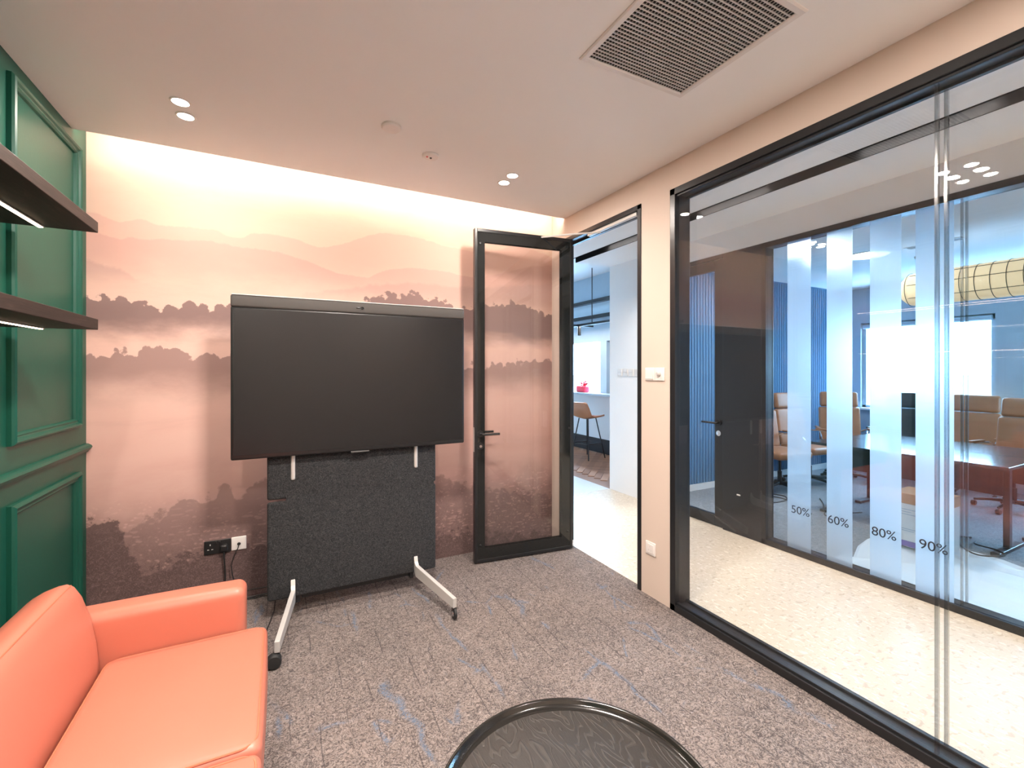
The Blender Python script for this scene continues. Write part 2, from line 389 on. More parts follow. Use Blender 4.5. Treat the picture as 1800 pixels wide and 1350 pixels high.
# ------------------------------------------------------------------ mural (flat printed wallpaper)
BACK_Y = 3.47
def mural():
    g = G('misty_forest_mural'); x, y, z = g.xyz(g.pos())
    xn = g.mr(x, -1.05, 2.25, 0, 1, smooth=False)
    p2 = g.vec(x, z, 0.0)
    def ridge(pix):
        n = g.node('ShaderNodeFloatCurve'); cv = n.mapping.curves[0]
        pts = []
        for a, b in pix:
            w = on_y(a, b, BACK_Y); pts.append(((w.x + 1.05) / 3.3, w.z / 3.0))
        pts.sort()
        cv.points[0].location = (0, pts[0][1]); cv.points[-1].location = (1, pts[-1][1])
        for a, b in pts:
            if .004 < a < .996: cv.points.new(a, b)
        for p in cv.points: p.handle_type = 'AUTO_CLAMPED'
        n.mapping.use_clip = False; n.mapping.update()
        g.put(n.inputs['Value'], xn)
        return g.ma('MULTIPLY', n.outputs[0], 3.0)
    def zrow(py): return on_y(280, py, BACK_Y).z
    def layer(col, pix, dark, soft, mist, amp, fs, op=1.0, det=7, seed=0.0, vor=0.0, fine=0.0):
        """one silhouette: crown line from pix, dissolving into mist between two rows of the photograph"""
        r = ridge(pix)
        nz = g.ma('SUBTRACT', g.noise(g.vec(g.ma('ADD', x, seed), z, seed), fs, det, .62), .5)
        d = g.ma('ADD', g.ma('SUBTRACT', r, z), g.ma('MULTIPLY', nz, amp))
        if vor:
            vz = g.voro(g.vec(g.ma('ADD', x, seed), z, 0.0), fs * 1.3)
            d = g.ma('ADD', d, g.ma('MULTIPLY', g.ma('SUBTRACT', .40, vz), vor))
        if fine:
            d = g.ma('ADD', d, g.ma('MULTIPLY', g.ma('SUBTRACT', g.noise(g.vec(g.ma('ADD', x, seed), z, 1.7), 75, 4, .7), .5), fine))
        m = g.mr(d, 0.0, soft)
        if mist:
            zm = g.ma('ADD', z, g.ma('MULTIPLY', g.ma('SUBTRACT', g.noise(g.vec(g.ma('ADD', x, seed * 2), g.ma('MULTIPLY', z, 2.0), seed), 2.6, 5, .6), .5), .22))
            m = g.ma('MULTIPLY', m, g.mr(zm, zrow(mist[1]), zrow(mist[0])))
        m = g.ma('MULTIPLY', m, op)
        return g.mix(m, col, dark)
    hz = g.ma('ADD', z, g.ma('MULTIPLY', g.ma('SUBTRACT', g.noise(g.scale(p2, (.6, 1.6, 1)), 1.6, 4), .5), .25))
    col = g.ramp(g.mr(hz, 0, 2.9, 0, 1, smooth=False), [(.0, (.36, .235, .21)), (.20, (.54, .34, .30)), (.34, (.72, .47, .40)), (.50, (.80, .545, .46)), (.60, (.80, .55, .46)), (.70, (.70, .49, .40)), (.80, (.62, .45, .345)), (1, (.68, .54, .43))])
    cloud = g.noise(g.scale(p2, (.5, 1.5, 1)), 2.6, 6, .62, .5)
    col = g.mix(g.mr(cloud, .38, .68, 0, .16), col, (.86, .67, .57))
    col = g.mix(g.mr(cloud, .30, .46, .16, 0), col, (.46, .31, .275))
    far = [(144, 395), (250, 378), (330, 362), (373, 356), (408, 361), (443, 374), (474, 374), (513, 380), (560, 394), (650, 405), (800, 432), (986, 450)]
    col = layer(col, far, (.72, .50, .39), .02, (380, 560), .02, 9, .55)
    a = [(120, 372), (154, 371), (187, 380), (208, 388), (233, 385), (252, 385), (280, 394), (313, 396), (350, 399), (380, 403), (401, 413), (420, 416), (450, 408), (474, 411), (513, 417), (560, 432), (600, 428), (640, 415), (680, 409), (720, 414), (780, 430), (830, 440), (870, 440), (910, 432), (986, 455)]
    col = layer(col, a, (.60, .375, .315), .012, (410, 500), .035, 14, .62, seed=3.1, fine=.012)
    b = [(120, 396), (144, 401), (171, 407), (192, 414), (213, 419), (227, 415), (256, 420), (275, 418), (306, 420), (337, 422), (366, 422), (385, 426), (420, 432), (480, 440), (540, 458), (600, 480), (640, 486), (680, 474), (720, 470), (770, 474), (820, 484), (870, 482), (920, 470), (986, 465)]
    col = layer(col, b, (.53, .325, .28), .012, (440, 520), .035, 16, .60, seed=5.7, fine=.015)
    c3 = [(120, 440), (144, 448), (180, 462), (215, 470), (240, 488), (290, 505), (400, 520), (600, 505), (700, 495), (760, 497), (820, 502), (900, 500), (986, 495)]
    col = layer(col, c3, (.45, .305, .27), .03, (470, 520), .07, 14, .55, seed=1.3, fine=.02)
    d = [(120, 518), (144, 514), (160, 512), (175, 519), (184, 513), (200, 521), (215, 516), (235, 528), (260, 528), (275, 537), (290, 534), (305, 532), (330, 526), (345, 534), (356, 529), (370, 540), (386, 531), (400, 530), (460, 535), (560, 540), (610, 533), (645, 526), (680, 514), (700, 519), (722, 513), (750, 521), (775, 524), (792, 532), (805, 541), (830, 536), (852, 532), (880, 536), (902, 529), (925, 536), (950, 546), (986, 552)]
    col = layer(col, d, (.235, .16, .15), .012, (556, 608), .10, 15, .93, seed=2.2, vor=.07, fine=.04)
    e = [(120, 632), (144, 632), (158, 619), (178, 622), (190, 629), (206, 611), (220, 612), (236, 626), (250, 606), (266, 601), (281, 602), (291, 613), (302, 612), (316, 607), (326, 621), (350, 627), (380, 619), (400, 623), (500, 630), (700, 640), (830, 640), (986, 630)]
    col = layer(col, e, (.33, .215, .195), .014, (645, 730), .12, 13, .85, seed=6.1, vor=.08, fine=.04)
    f = [(120, 940), (200, 925), (238, 918), (260, 905), (290, 895), (302, 884), (315, 868), (331, 865), (346, 873), (366, 870), (376, 871), (386, 850), (396, 844), (406, 849), (416, 872), (430, 862), (450, 842), (470, 835), (600, 830), (750, 830), (835, 850), (986, 865)]
    col = layer(col, f, (.285, .19, .175), .03, None, .12, 15, .66, seed=4.4, vor=.08, fine=.06)
    h = [(120, 905), (150, 909), (175, 904), (205, 911), (215, 930), (228, 958), (240, 980), (255, 999), (290, 986), (330, 966), (370, 957), (420, 948), (500, 945), (800, 930), (986, 930)]
    col = layer(col, h, (.130, .088, .083), .05, None, .20, 16, .88, seed=8.0, vor=.12, fine=.14)
    # leaf sparkle in the lower bushes
    low = g.mr(g.ma('ADD', z, g.ma('MULTIPLY', g.ma('SUBTRACT', g.noise(p2, 4, 3), .5), .4)), .30, .78, 1, 0)
    lv = g.vec(g.ma('ADD', x, g.ma('MULTIPLY', g.noise(p2, 7, 2), .25)), g.ma('MULTIPLY', z, 1.7), 0.0)
    leafd = g.mr(g.voro(lv, 26), .12, .42)
    col = g.mix(g.ma('MULTIPLY', g.ma('MULTIPLY', leafd, low), .55), col, (.085, .058, .056))
    leaf = g.mr(g.ma('ABSOLUTE', g.ma('SUBTRACT', g.noise(p2, 30, 3, .6, 2.2), .5)), 0, .035, 1, 0)
    col = g.mix(g.ma('MULTIPLY', g.ma('MULTIPLY', leaf, low), .38), col, (.40, .28, .25))
    dots = g.mr(g.voro(p2, 24), .03, .07, 1, 0)
    dsel = g.mr(g.noise(p2, 5, 2), .52, .6)
    col = g.mix(g.ma('MULTIPLY', g.ma('MULTIPLY', dots, dsel), g.ma('MULTIPLY', low, .8)), col, (.70, .52, .44))
    col = g.mix(1.0, col, (.88, .84, .85), 'MULTIPLY')
    return g.bsdf(col, .8, spec=.2)
M['mural'] = mural()

# ================================================================== STRUCTURE
LX, RX, CZ, REAR = -1.0, 2.19, 2.81, -1.05
WX = 2.31                      # corridor side of the right wall
FX = 3.72                      # corridor side of the far partition
S = 'structure'
tag(make('floor', box(B(), LX - .1, RX + .04, REAR - .1, BACK_Y + .1, -.1, 0), M['carpet']), 'grey loop pile carpet with blue streaks', 'floor', kind=S)
bm = B(); box(bm, LX - .1, RX, REAR - .1, 3.27, CZ, CZ + .045)
tag(make('ceiling', bm, M['ceiling']), 'smooth warm white ceiling stopping short of the mural wall', 'ceiling', kind=S)
tag(make('ceiling_cove', box(B(), LX - .1, WX, REAR - .1, BACK_Y + .1, 2.99, 3.09), M['ceiling']), 'white soffit above the light cove', 'ceiling', kind=S)
tag(make('wall_back', box(B(), LX - .1, WX, BACK_Y, BACK_Y + .1, 0, 2.99), M['mural']), 'back wall papered with a misty forest mural', 'wall', kind=S)
tag(make('wall_rear', box(B(), LX - .1, WX, REAR - .1, REAR, 0, 2.99), M['peach']), 'plain warm white wall behind the camera', 'wall', kind=S)
wl = tag(make('wall_left', box(B(), LX - .1, LX, REAR, BACK_Y, 0, 2.99), M['green']), 'dark green lacquered wall with panel mouldings', 'wall', kind=S)
mprof = [(0, 0), (0, .016), (.006, .024), (.014, .028), (.022, .024), (.028, .016), (.034, .014), (.040, .016), (.046, .010), (.050, 0)]
for (y0, y1) in ((2.605, 3.335), (1.70, 2.47), (.80, 1.57), (-.10, .67), (-.98, -.23)):
    for (z0, z1) in ((1.185, 2.735), (.16, .937)):
        make('panel_moulding', frame_rings(B(), (y0, y1, z0, z1), mprof, lambda a, b, h: (LX + h, a, b)), M['green'], wl)
make('chair_rail', prism(B(), [(LX, 1.028), (LX + .012, 1.030), (LX + .016, 1.040), (LX + .026, 1.046), (LX + .032, 1.058), (LX + .026, 1.068), (LX + .014, 1.076), (LX, 1.078)], REAR, BACK_Y - .012), M['green'], wl)

DY0, DY1, WY0, WY1, HZ = 2.335, 3.345, -.86, 2.078, 2.635      # door opening, glazed opening, head height
bm = B()
box(bm, RX, WX, DY1, 4.53, 0, 2.99); box(bm, RX, WX, DY0, DY1, HZ, 2.99); box(bm, RX, WX, WY1, DY0, 0, 2.99)
box(bm, RX, WX, WY0, WY1, HZ, 2.99); box(bm, RX, WX, -2.2, WY0, 0, 2.99)
tag(make('wall_right', bm, M['peach']), 'warm white wall with the doorway and the glazed opening', 'wall', kind=S)

# corridor
tag(make('floor_corridor', box(B(), RX + .04, FX + .1, -2.2, 4.53, -.1, .002), M['vinyl']), 'cream flecked vinyl corridor floor', 'floor', kind=S)
bm = B(); box(bm, WX, 3.055, -2.2, 4.53, 2.81, 2.99); box(bm, 3.205, FX + .1, -2.2, 4.53, 2.81, 2.99)
box(bm, 3.055, 3.205, -2.2, 4.53, 2.93, 2.99)
tag(make('ceiling_corridor', bm, M['white']), 'white corridor ceiling with a long black slot', 'ceiling', kind=S)
tag(make('wall_corridor_end', box(B(), WX, FX + .1, -2.3, -2.2, 0, 2.99), M['white']), 'white wall closing the corridor', 'wall', kind=S)
bm = B(); box(bm, FX, FX + .1, -2.2, 3.80, 2.60, 2.99); box(bm, FX, FX + .1, 3.80, 4.43, 0, 2.99); box(bm, FX, FX + .1, -2.2, -.9, 0, 2.6)
box(bm, 3.72, 8.2, 4.43, 4.53, 0, 3.4)
tag(make('wall_corridor', bm, M['white']), 'white corridor wall beside the meeting room door', 'wall', kind=S)

# meeting room shell
MX, MY = 8.0, 4.0
tag(make('floor_meeting', box(B(), FX + .1, MX, -2.2, MY + .4, -.1, .001), M['mcarpet']), 'grey carpet of the meeting room', 'floor', kind=S)
tag(make('ceiling_meeting', box(B(), FX + .1, MX + .2, -2.3, MY + .45, 2.76, 2.86), M['white']), 'white meeting room ceiling', 'ceiling', kind=S)
wf = tag(make('wall_meeting_left', box(B(), FX + .1, MX + .1, MY, MY + .4, 0, 2.76), M['flute']), 'blue wall of the meeting room with vertical flutes', 'wall', kind=S)
bm = B()
yy = FX + .16
while yy < MX - .05:
    lathe_pts = [(yy + .002, MY), (yy + .006, MY - .016), (yy + .022, MY - .024), (yy + .038, MY - .016), (yy + .042, MY)]
    prism(bm, lathe_pts, .08, 2.74, axis='z'); yy += .052
tag(make('flute', bm, M['flute'], wf), kind='stuff')
make('skirting', box(B(), FX + .12, MX, MY - .03, MY, 0, .075), M['white'], wf)
bm = B(); box(bm, MX, MX + .25, 3.76, MY + .4, 0, 2.8); box(bm, MX, MX + .25, -2.3, 3.76, 0, .92); box(bm, MX, MX + .25, -2.3, 3.76, 2.22, 2.8)
box(bm, MX, MX + .25, 1.68, 2.28, .92, 2.22); box(bm, MX, MX + .25, -2.3, .2, .92, 2.22)
tag(make('wall_meeting_window', bm, M['bluegrey']), 'blue grey outer wall of the meeting room around its windows', 'wall', kind=S)
tag(make('wall_meeting_right', box(B(), FX + .1, MX + .1, -2.3, -2.2, 0, 2.8), M['white']), 'white wall at the far right of the meeting room', 'wall', kind=S)
for i, (y0, y1) in enumerate(((2.28, 3.76), (.2, 1.68))):  # the second one is out of view, added to light the meeting room
    w = thing('window_%d' % (3 + i), 'bright meeting room window with a pale sill' if i == 0 else 'added unseen second meeting room window further right', 'window', (MX, (y0 + y1) / 2, .92), kind=S)
    make('sill', bbox(MX - .10, MX + .06, y0 - .03, y1 + .03, .90, .93), M['white'], w)
    for a, b in ((y0, y0 + .05), (y1 - .05, y1)): make('frame_post', bbox(MX + .05, MX + .11, a, b, .92, 2.22), M['bluegrey'], w)
    make('frame_rail', bbox(MX + .05, MX + .11, y0, y1, .92, .97), M['bluegrey'], w); make('frame_rail', bbox(MX + .05, MX + .11, y0, y1, 2.16, 2.22), M['bluegrey'], w)
    make('pane', box(B(), MX + .075, MX + .085, y0 + .05, y1 - .05, .97, 2.16), M['glass_far'], w)
    make('roller_blind', cyl(B(), (MX + .02, y0 + .03, 2.17), .035, y1 - y0 - .06, 'y', 16), M['bluegrey'], w, smooth=True)

# coffee corner shell, seen through the doorway
CX = 5.2
tag(make('floor_tile', box(B(), RX - .5, FX, 4.53, 10.2, -.1, .0), M['tile']), 'pale grey floor strip at the corridor end', 'floor', kind=S)
fh = tag(make('floor_herringbone', box(B(), FX, CX + .1, 4.53, 10.2, -.1, -.006), M['herring2']), 'oak herringbone floor below the bar stool', 'floor', kind=S)
pk = []
for k in range(2):
    bmh = bbox(-.30, .30, -.047, .047, -.006, .003, .0015, 1); me = bpy.data.meshes.new('plank'); bmh.to_mesh(me); bmh.free()
    me.materials.append(M['herring'] if k == 0 else M['herring2']); pk.append(me)
L, W = .60, .10
cnt = 0
for i in range(-3, 11):
    for j in range(-24, 34):
        # classic herringbone: pairs of planks at +-45 degrees
        for s_ in (0, 1):
            cxp = 4.45 + i * L * math.sqrt(.5) + (s_ * .0)
            u = (i * 2 + s_) * (L / 2) * math.sqrt(.5)
            px0 = 3.72 + u; py0 = 4.7 + j * W * math.sqrt(2) + (0 if s_ == 0 else .0)
            if not (FX + .22 < px0 < CX - .2 and 5.0 < py0 < 7.9): continue
            o = link('plank', pk[(i + j * 3 + s_) % 2 if random.random() < .8 else 0], None, fh)
            o.location = Vector((px0, py0, 0)) - ORG[fh]; o.rotation_euler = (0, 0, R(45 if s_ == 0 else -45)); cnt += 1
bm = B()
box(bm, CX, CX + .2, 4.53, 10.2, 0, 1.06); box(bm, CX, CX + .2, 4.53, 10.2, 2.03, 2.48); box(bm, CX, CX + .2, 4.53, 10.2, 2.74, 3.4)
box(bm, CX, CX + .2, 4.53, 4.9, 1.06, 2.03); box(bm, CX, CX + .2, 6.42, 6.60, 1.06, 2.03); box(bm, CX, CX + .2, 8.9, 10.2, 1.06, 2.03); box(bm, CX, CX + .2, 4.53, 4.9, 2.48, 2.74); box(bm, CX, CX + .2, 8.9, 10.2, 2.48, 2.74)
wc = tag(make('wall_coffee_window', bm, M['bluegrey']), 'blue grey window wall of the coffee corner', 'wall', kind=S)
make('dado_panel', box(B(), CX - .012, CX, 4.53, 10.2, .26, 1.03), M['white'], wc)
make('plinth', box(B(), CX - .03, CX, 4.53, 10.2, 0, .26), M['black_matte'], wc)
make('ceiling_rail', box(B(), CX - .10, CX, 4.53, 10.2, 2.74, 2.80), M['black'], wc)
make('window_head_rail', box(B(), CX - .06, CX, 4.53, 10.2, 2.46, 2.52), M['black'], wc)
w5 = thing('window_5', 'bright window above the coffee corner counter', 'window', (CX + .1, 6.9, 1.06), kind=S)
make('pane', box(B(), CX + .1, CX + .11, 6.60, 8.9, 1.06, 2.03), M['glass_far'], w5)
make('added_daylight_blank', box(B(), CX + .09, CX + .12, 4.9, 6.42, 1.06, 2.03), M['bluegrey'], w5)  # added unseen blank closing this window to cut the daylight
make('transom_daylight_blank', box(B(), CX + .02, CX + .12, 4.9, 8.9, 2.48, 2.74), pm('painted_daylight_blue', (.62, .74, .82), .4, var=.03), w5)  # opaque stand-in for transom glazing, its daylight painted as pale blue
make('mullion', box(B(), CX + .08, CX + .13, 7.75, 7.82, 1.06, 2.03), M['bluegrey'], w5)
tag(make('ceiling_coffee', box(B(), RX - .5, CX + .3, 4.53, 10.2, 3.25, 3.4), M['white']), 'white coffee corner ceiling', 'ceiling', kind=S)
bm = B(); box(bm, RX - .6, CX + .3, 10.2, 10.3, 0, 3.4); box(bm, RX - .6, RX - .5, 4.43, 10.2, 0, 3.4); box(bm, RX - .5, CX + .3, 4.43, 4.53, 2.99, 3.4); box(bm, RX - .5, RX, 4.43, 4.53, 0, 2.99)
tag(make('wall_coffee', bm, M['white']), 'white walls closing the coffee corner', 'wall', kind=S)
# land far outside the windows
bm = B(); box(bm, 40, 4000, -2500, 2500, -32, -30)
tag(make('distant_land', bm, M['haze']), 'hazy flat land far outside the windows', 'ground', kind=S)

# ------------------------------------------------------------------ glazed partition between room and corridor
w1 = thing('window_1', 'black framed full height glass partition onto the corridor', 'window', (2.25, .6, 0), kind=S)
fw = .042
x0, x1 = RX - .006, WX + .006
make('frame_rail', bbox(x0, x1, WY0, WY1, 0, fw, .003), M['black'], w1)
make('frame_rail', bbox(x0, x1, WY0, WY1, HZ - fw, HZ, .003), M['black'], w1)
make('frame_post', bbox(x0, x1, WY1 - fw, WY1, 0, HZ, .003), M['black'], w1)
make('frame_post', bbox(x0, x1, WY0, WY0 + fw, 0, HZ, .003), M['black'], w1)
JY = .785
for xa, xb in ((2.203, 2.213), (2.283, 2.293)):
    make('pane', box(B(), xa, xb, JY + .004, WY1 - fw, fw, HZ - fw), M['glass'], w1)
    make('pane', box(B(), xa, xb, WY0 + fw, JY - .004, fw, HZ - fw), M['glass'], w1)
    make('joint_strip', bbox(xa - .003, xb + .003, JY - .006, JY + .006, fw, HZ - fw, .002), M['acrylic'], w1)
    for z0, z1 in ((fw, fw + .012), (HZ - fw - .012, HZ - fw)):
        make('glazing_bead', bbox(xa - .006, xb + .006, WY0 + fw, WY1 - fw, z0, z1, .002), M['black'], w1)

# door frame in the opening
t1 = thing('trim_1', 'black metal frame lining the doorway', 'door frame', (2.25, 2.77, 0), kind=S)
make('jamb', bbox(x0, x1, DY0, DY0 + .035, 0, HZ, .003), M['black'], t1)
make('jamb', bbox(x0, x1, DY1 - .035, DY1, 0, HZ, .003), M['black'], t1)
make('head', bbox(x0, x1, DY0, DY1, HZ - .035, HZ, .003), M['black'], t1)
make('door_stop', bbox(2.255, 2.285, DY0 + .035, DY0 + .05, 0, HZ - .035, .002), M['black'], t1)
make('door_stop', bbox(2.255, 2.285, DY0 + .035, DY1 - .035, HZ - .05, HZ - .035, .002), M['black'], t1)
make('strike_plate', bbox(2.196, 2.236, DY0 + .034, DY0 + .0375, .93, 1.09, .001), M['steel'], t1)
make('closer_track', bbox(2.200, 2.228, DY0 + .06, DY0 + .62, HZ - .06, HZ - .036, .003), M['steel'], t1)

# open glass door leaf, hinged at the corner end
hx, hy = 2.188, 3.165
ang = math.atan2(3.25 - 3.16, 1.345 - 2.2)           # leaf runs from hinge towards free edge
dr = thing('door_1', 'open black framed glass door swung against the mural wall', 'door', (hx, hy, .008), rz=ang, kind=S, local=True)
DW, DH = .852, 2.592
T = .024                                             # half thickness
make('leaf_stile', bbox(0, .022, -T, T, 0, DH, .003), M['black'], dr)
make('leaf_stile', bbox(DW - .022, DW, -T, T, 0, DH, .003), M['black'], dr)
make('leaf_rail', bbox(.022, DW - .022, -T, T, 0, .026, .003), M['black'], dr)
make('leaf_rail', bbox(.022, DW - .022, -T, T, DH - .026, DH, .003), M['black'], dr)
for s in (-1, 1):
    ya, yb = (T - .010, T - .004) if s > 0 else (-T + .004, -T + .010)
    nm = 'enamel_border'
    make(nm, box(B(), .022, .098, ya, yb, .026, DH - .026), M['black_gloss'], dr)
    make(nm, box(B(), DW - .082, DW - .022, ya, yb, .026, DH - .026), M['black_gloss'], dr)
    make(nm, box(B(), .098, DW - .082, ya, yb, .026, .108), M['black_gloss'], dr)
    make(nm, box(B(), .098, DW - .082, ya, yb, DH - .100, DH - .026), M['black_gloss'], dr)
    make('pane', box(B(), .098, DW - .082, ya, yb, .108, DH - .100), M['glass'], dr)
    for bx_, bz_ in ((.045, .148), (.045, DH - .13), (DW - .045, .135), (DW - .045, DH - .115), (.030, 1.01)):
        y_ = T - .004 if s > 0 else -T + .004
        make('glass_stud', lathe(B(), [(0.0, s * .006), (.006, s * .006), (.009, s * .003), (.009, 0)] if s > 0 else [(.009, 0), (.009, -.003), (.006, -.006), (0, -.006)], 16, (bx_, y_, bz_), 'y'), M['plastic_black'], dr, smooth=True)
    # lever handle and cylinder
    y_ = T - .004 if s > 0 else -T + .004
    ro = make('handle_rose', lathe(B(), [(.0, 0), (.026, 0), (.026, s * .010), (.0, s * .010)], 24, (DW - .045, y_, 1.0), 'y'), M['plastic_black'], dr, smooth=True)
    bm = B()
    tube(bm, [(DW - .045, y_, 1.0), (DW - .045, y_ + s * .040, 1.0), (DW - .050, y_ + s * .050, 1.0), (DW - .062, y_ + s * .055, 1.0), (DW - .185, y_ + s * .055, 1.0)], .0095, 10)
    make('lever', bm, M['plastic_black'], ro, smooth=True)
    cy_ = make('lock_rose', lathe(B(), [(0, 0), (.026, 0), (.026, s * .009), (0, s * .009)], 24, (DW - .045, y_, .905), 'y'), M['plastic_black'], dr, smooth=True)
    make('lock_cylinder', lathe(B(), [(0, 0), (.011, 0), (.011, s * .016), (0, s * .016)], 16, (DW - .045, y_, .905), 'y'), M['chrome'], cy_, smooth=True)
make('latch_plate', bbox(DW - .001, DW + .002, -.011, .011, .86, 1.05, .0008), M['steel'], dr)
for hz_ in (.25, 1.3, 2.35): make('hinge', cyl(B(), (-.012, -.012, hz_ - .05), .010, .10, 'z', 12), M['black'], dr, smooth=True)
# closer arm from the leaf head to the frame track (local coordinates of the leaf)
Rm = Matrix.Rotation(-ang, 3, 'Z')
pa = Rm @ (Vector((2.212, 2.80, HZ - .065 - .008)) - Vector((hx, hy, 0)))
pb_ = Vector((.34, -T - .01, DH - .012)); 
bm = B(); tube(bm, [pb_, (pb_ + pa) / 2 + Vector((0, 0, .004)), pa], .007, 8); tube(bm, [pb_ - Vector((0, -.014, 0)), pb_], .010, 8)
make('closer_arm', bm, M['steel'], dr, smooth=True)

# ------------------------------------------------------------------ far partition and door to the meeting room
w2 = thing('window_2', 'glass partition of the meeting room with frosted film samples', 'window', (FX + .05, .8, 0), kind=S)
FY1, FY0 = 2.50, -.9
xa, xb = FX - .006, FX + .106
make('frame_rail', bbox(xa, xb, FY0, FY1, 0, .05, .003), M['black'], w2)
make('frame_rail', bbox(xa, xb, FY0, FY1, 2.555, 2.60, .003), M['black'], w2)
make('frame_post', bbox(xa, xb, FY1 - .04, FY1, 0, 2.6, .003), M['black'], w2)
make('frame_post', bbox(xa, xb, FY0, FY0 + .04, 0, 2.6, .003), M['black'], w2)
J2 = 1.21
for k, (a, b) in enumerate(((FX + .012, FX + .022), (FX + .082, FX + .092))):
    make('pane', box(B(), a, b, J2 + .004, FY1 - .04, .05, 2.555), M['glass_far'], w2)
    make('pane', box(B(), a, b, FY0 + .04, J2 - .004, .05, 2.555), M['glass_far'], w2)
    make('joint_strip', bbox(a - .003, b + .003, J2 - .006, J2 + .006, .05, 2.555, .002), M['acrylic'], w2)
for (y1_, y0_, txt, ty, op) in ((2.281, 2.097, '50%', 2.178, .50), (1.98, 1.806, '60%', 1.901, .60), (1.695, 1.513, '80%', 1.612, .78), (1.436, 1.245, '90%', 1.345, .88)):
    fm = make('frosted_film', box(B(), FX + .0095, FX + .0113, y0_, y1_, .052, 2.553), film('frosted_film_' + txt[:2], op), w2)
    tag(fm, 'frosted film sample printed ' + txt)
    me = text_mesh(txt, .088)
    me.transform(Matrix(((0, 0, -1, FX + .0075), (-1, 0, 0, ty), (0, 1, 0, .365), (0, 0, 0, 1))))
    me.transform(Matrix.Translation(-ORG[w2])); me.flip_normals()
    lt = link('lettering', me, M['ink'], fm); tag(lt, 'dark lettering reading ' + txt)
# black panel between door and partition
bp = tag(make('wall_panel_black', bbox(FX - .004, FX + .104, 2.50, 2.885, 0, 2.60, .003), M['black_matte']), 'black panel between the meeting room door and the partition', 'wall panel', kind=S)
make('call_button', bbox(FX - .009, FX - .004, 2.70, 2.735, .36, .372, .001), M['plastic_white'], bp)
# meeting room door
d2 = thing('door_2', 'closed black framed glass door of the meeting room', 'door', (FX + .05, 3.34, 0), kind=S)
make('frame_post', bbox(xa, xb, 3.76, 3.80, 0, 2.6, .003), M['black'], d2)
make('frame_rail', bbox(xa, xb, 2.885, 3.80, 2.56, 2.60, .003), M['black'], d2)
lf = make('leaf_stile', bbox(FX + .01, FX + .05, 2.89, 2.985, .008, 2.555, .003), M['black'], d2)
make('leaf_stile', bbox(FX + .01, FX + .05, 3.665, 3.755, .008, 2.555, .003), M['black'], d2)
make('leaf_rail', bbox(FX + .01, FX + .05, 2.985, 3.665, .008, .11, .003), M['black'], d2)
make('leaf_rail', bbox(FX + .01, FX + .05, 2.985, 3.665, 2.46, 2.555, .003), M['black'], d2)
make('pane', box(B(), FX + .026, FX + .034, 2.985, 3.665, .11, 2.46), M['glass_far'], d2)
ro = make('handle_rose', lathe(B(), [(0, 0), (.026, 0), (.026, -.010), (0, -.010)], 20, (FX + .01, 2.935, 1.0), 'x'), M['plastic_black'], d2, smooth=True)
bm = B(); tube(bm, [(FX + .01, 2.935, 1.0), (FX - .035, 2.935, 1.0), (FX - .042, 2.945, 1.0), (FX - .042, 3.09, 1.0)], .0095, 10); make('lever', bm, M['plastic_black'], ro, smooth=True)
make('lock_rose', lathe(B(), [(0, 0), (.026, 0), (.026, -.009), (0, -.012)], 20, (FX + .01, 2.935, .90), 'x'), M['chrome'], d2, smooth=True)
make('glass_stud', lathe(B(), [(0, 0), (.010, 0), (.009, -.005), (0, -.006)], 14, (FX + .01, 2.925, .17), 'x'), M['plastic_black'], d2, smooth=True)

# ================================================================== LAMPS
def spot(loc, power, col, size, blend, radius=.035, parent=None):
    l = bpy.data.lights.new('lamp_light', 'SPOT'); l.energy = power; l.color = col; l.spot_size = R(size); l.spot_blend = blend; l.shadow_soft_size = radius
    o = bpy.data.objects.new('lamp_light', l); COL.objects.link(o); o.location = loc
    if parent is not None: o.parent = parent
    return o
# cove LED lying behind the ceiling edge
led = thing('cove_led_strip', 'warm LED strip hidden in the cove along the mural wall', 'light', (.6, 3.272, CZ + .02))
make('channel', box(B(), LX + .01, RX - .01, 3.2702, 3.2735, CZ + .014, CZ + .042), M['steel'], led)
make('diffuser', box(B(), LX + .012, RX - .012, 3.2735, 3.2755, CZ + .018, CZ + .038), emit('cove_led', (1, .83, .71), 36), led)
# downlights
def downlight(x, y, z, label, group, power=11.5, col=(1, .89, .80), r=.035, size=120):
    t = thing('downlight', label, 'downlight', (x, y, z), group=group)
    make('trim_ring', lathe(B(), [(r, -.001), (r + .001, -.005), (r + .008, -.004), (r + .010, 0), (r, .012)], 28, (x, y, z), cap=False), M['plastic_white'], t, smooth=True)
    make('lens', lathe(B(), [(0, -.0025), (r, -.0025), (r, .008), (0, .008)], 28, (x, y, z)), M['lens'], t)
    l = bpy.data.lights.new('lamp_light', 'AREA'); l.shape = 'DISK'; l.size = r * 1.8; l.energy = power; l.color = col
    lo = bpy.data.objects.new('lamp_light', l); COL.objects.link(lo); lo.location = (0, 0, -.006); lo.parent = t
    return t
downlight(-.430, 2.700, CZ, 'left-hand ceiling downlight pair, the one nearer the camera', 'ceiling downlights', power=5.2)
downlight(-.430, 2.840, CZ, 'left-hand ceiling downlight pair, the one nearer the mural', 'ceiling downlights', power=5.2)
downlight(1.392, 2.702, CZ, 'right-hand ceiling downlight pair, the one nearer the camera', 'ceiling downlights', power=5.2)
downlight(1.392, 2.830, CZ, 'right-hand ceiling downlight pair, the one nearer the mural', 'ceiling downlights', power=5.2)
for x in (.36, .50):
    for y in (1.22, 1.36): downlight(x, y, CZ, 'downlight in the cluster of four, its %s corner %s' % ('sofa-side' if x < .4 else 'window-side', 'towards the mural' if y > 1.3 else 'away from the mural'), 'downlight cluster of four')
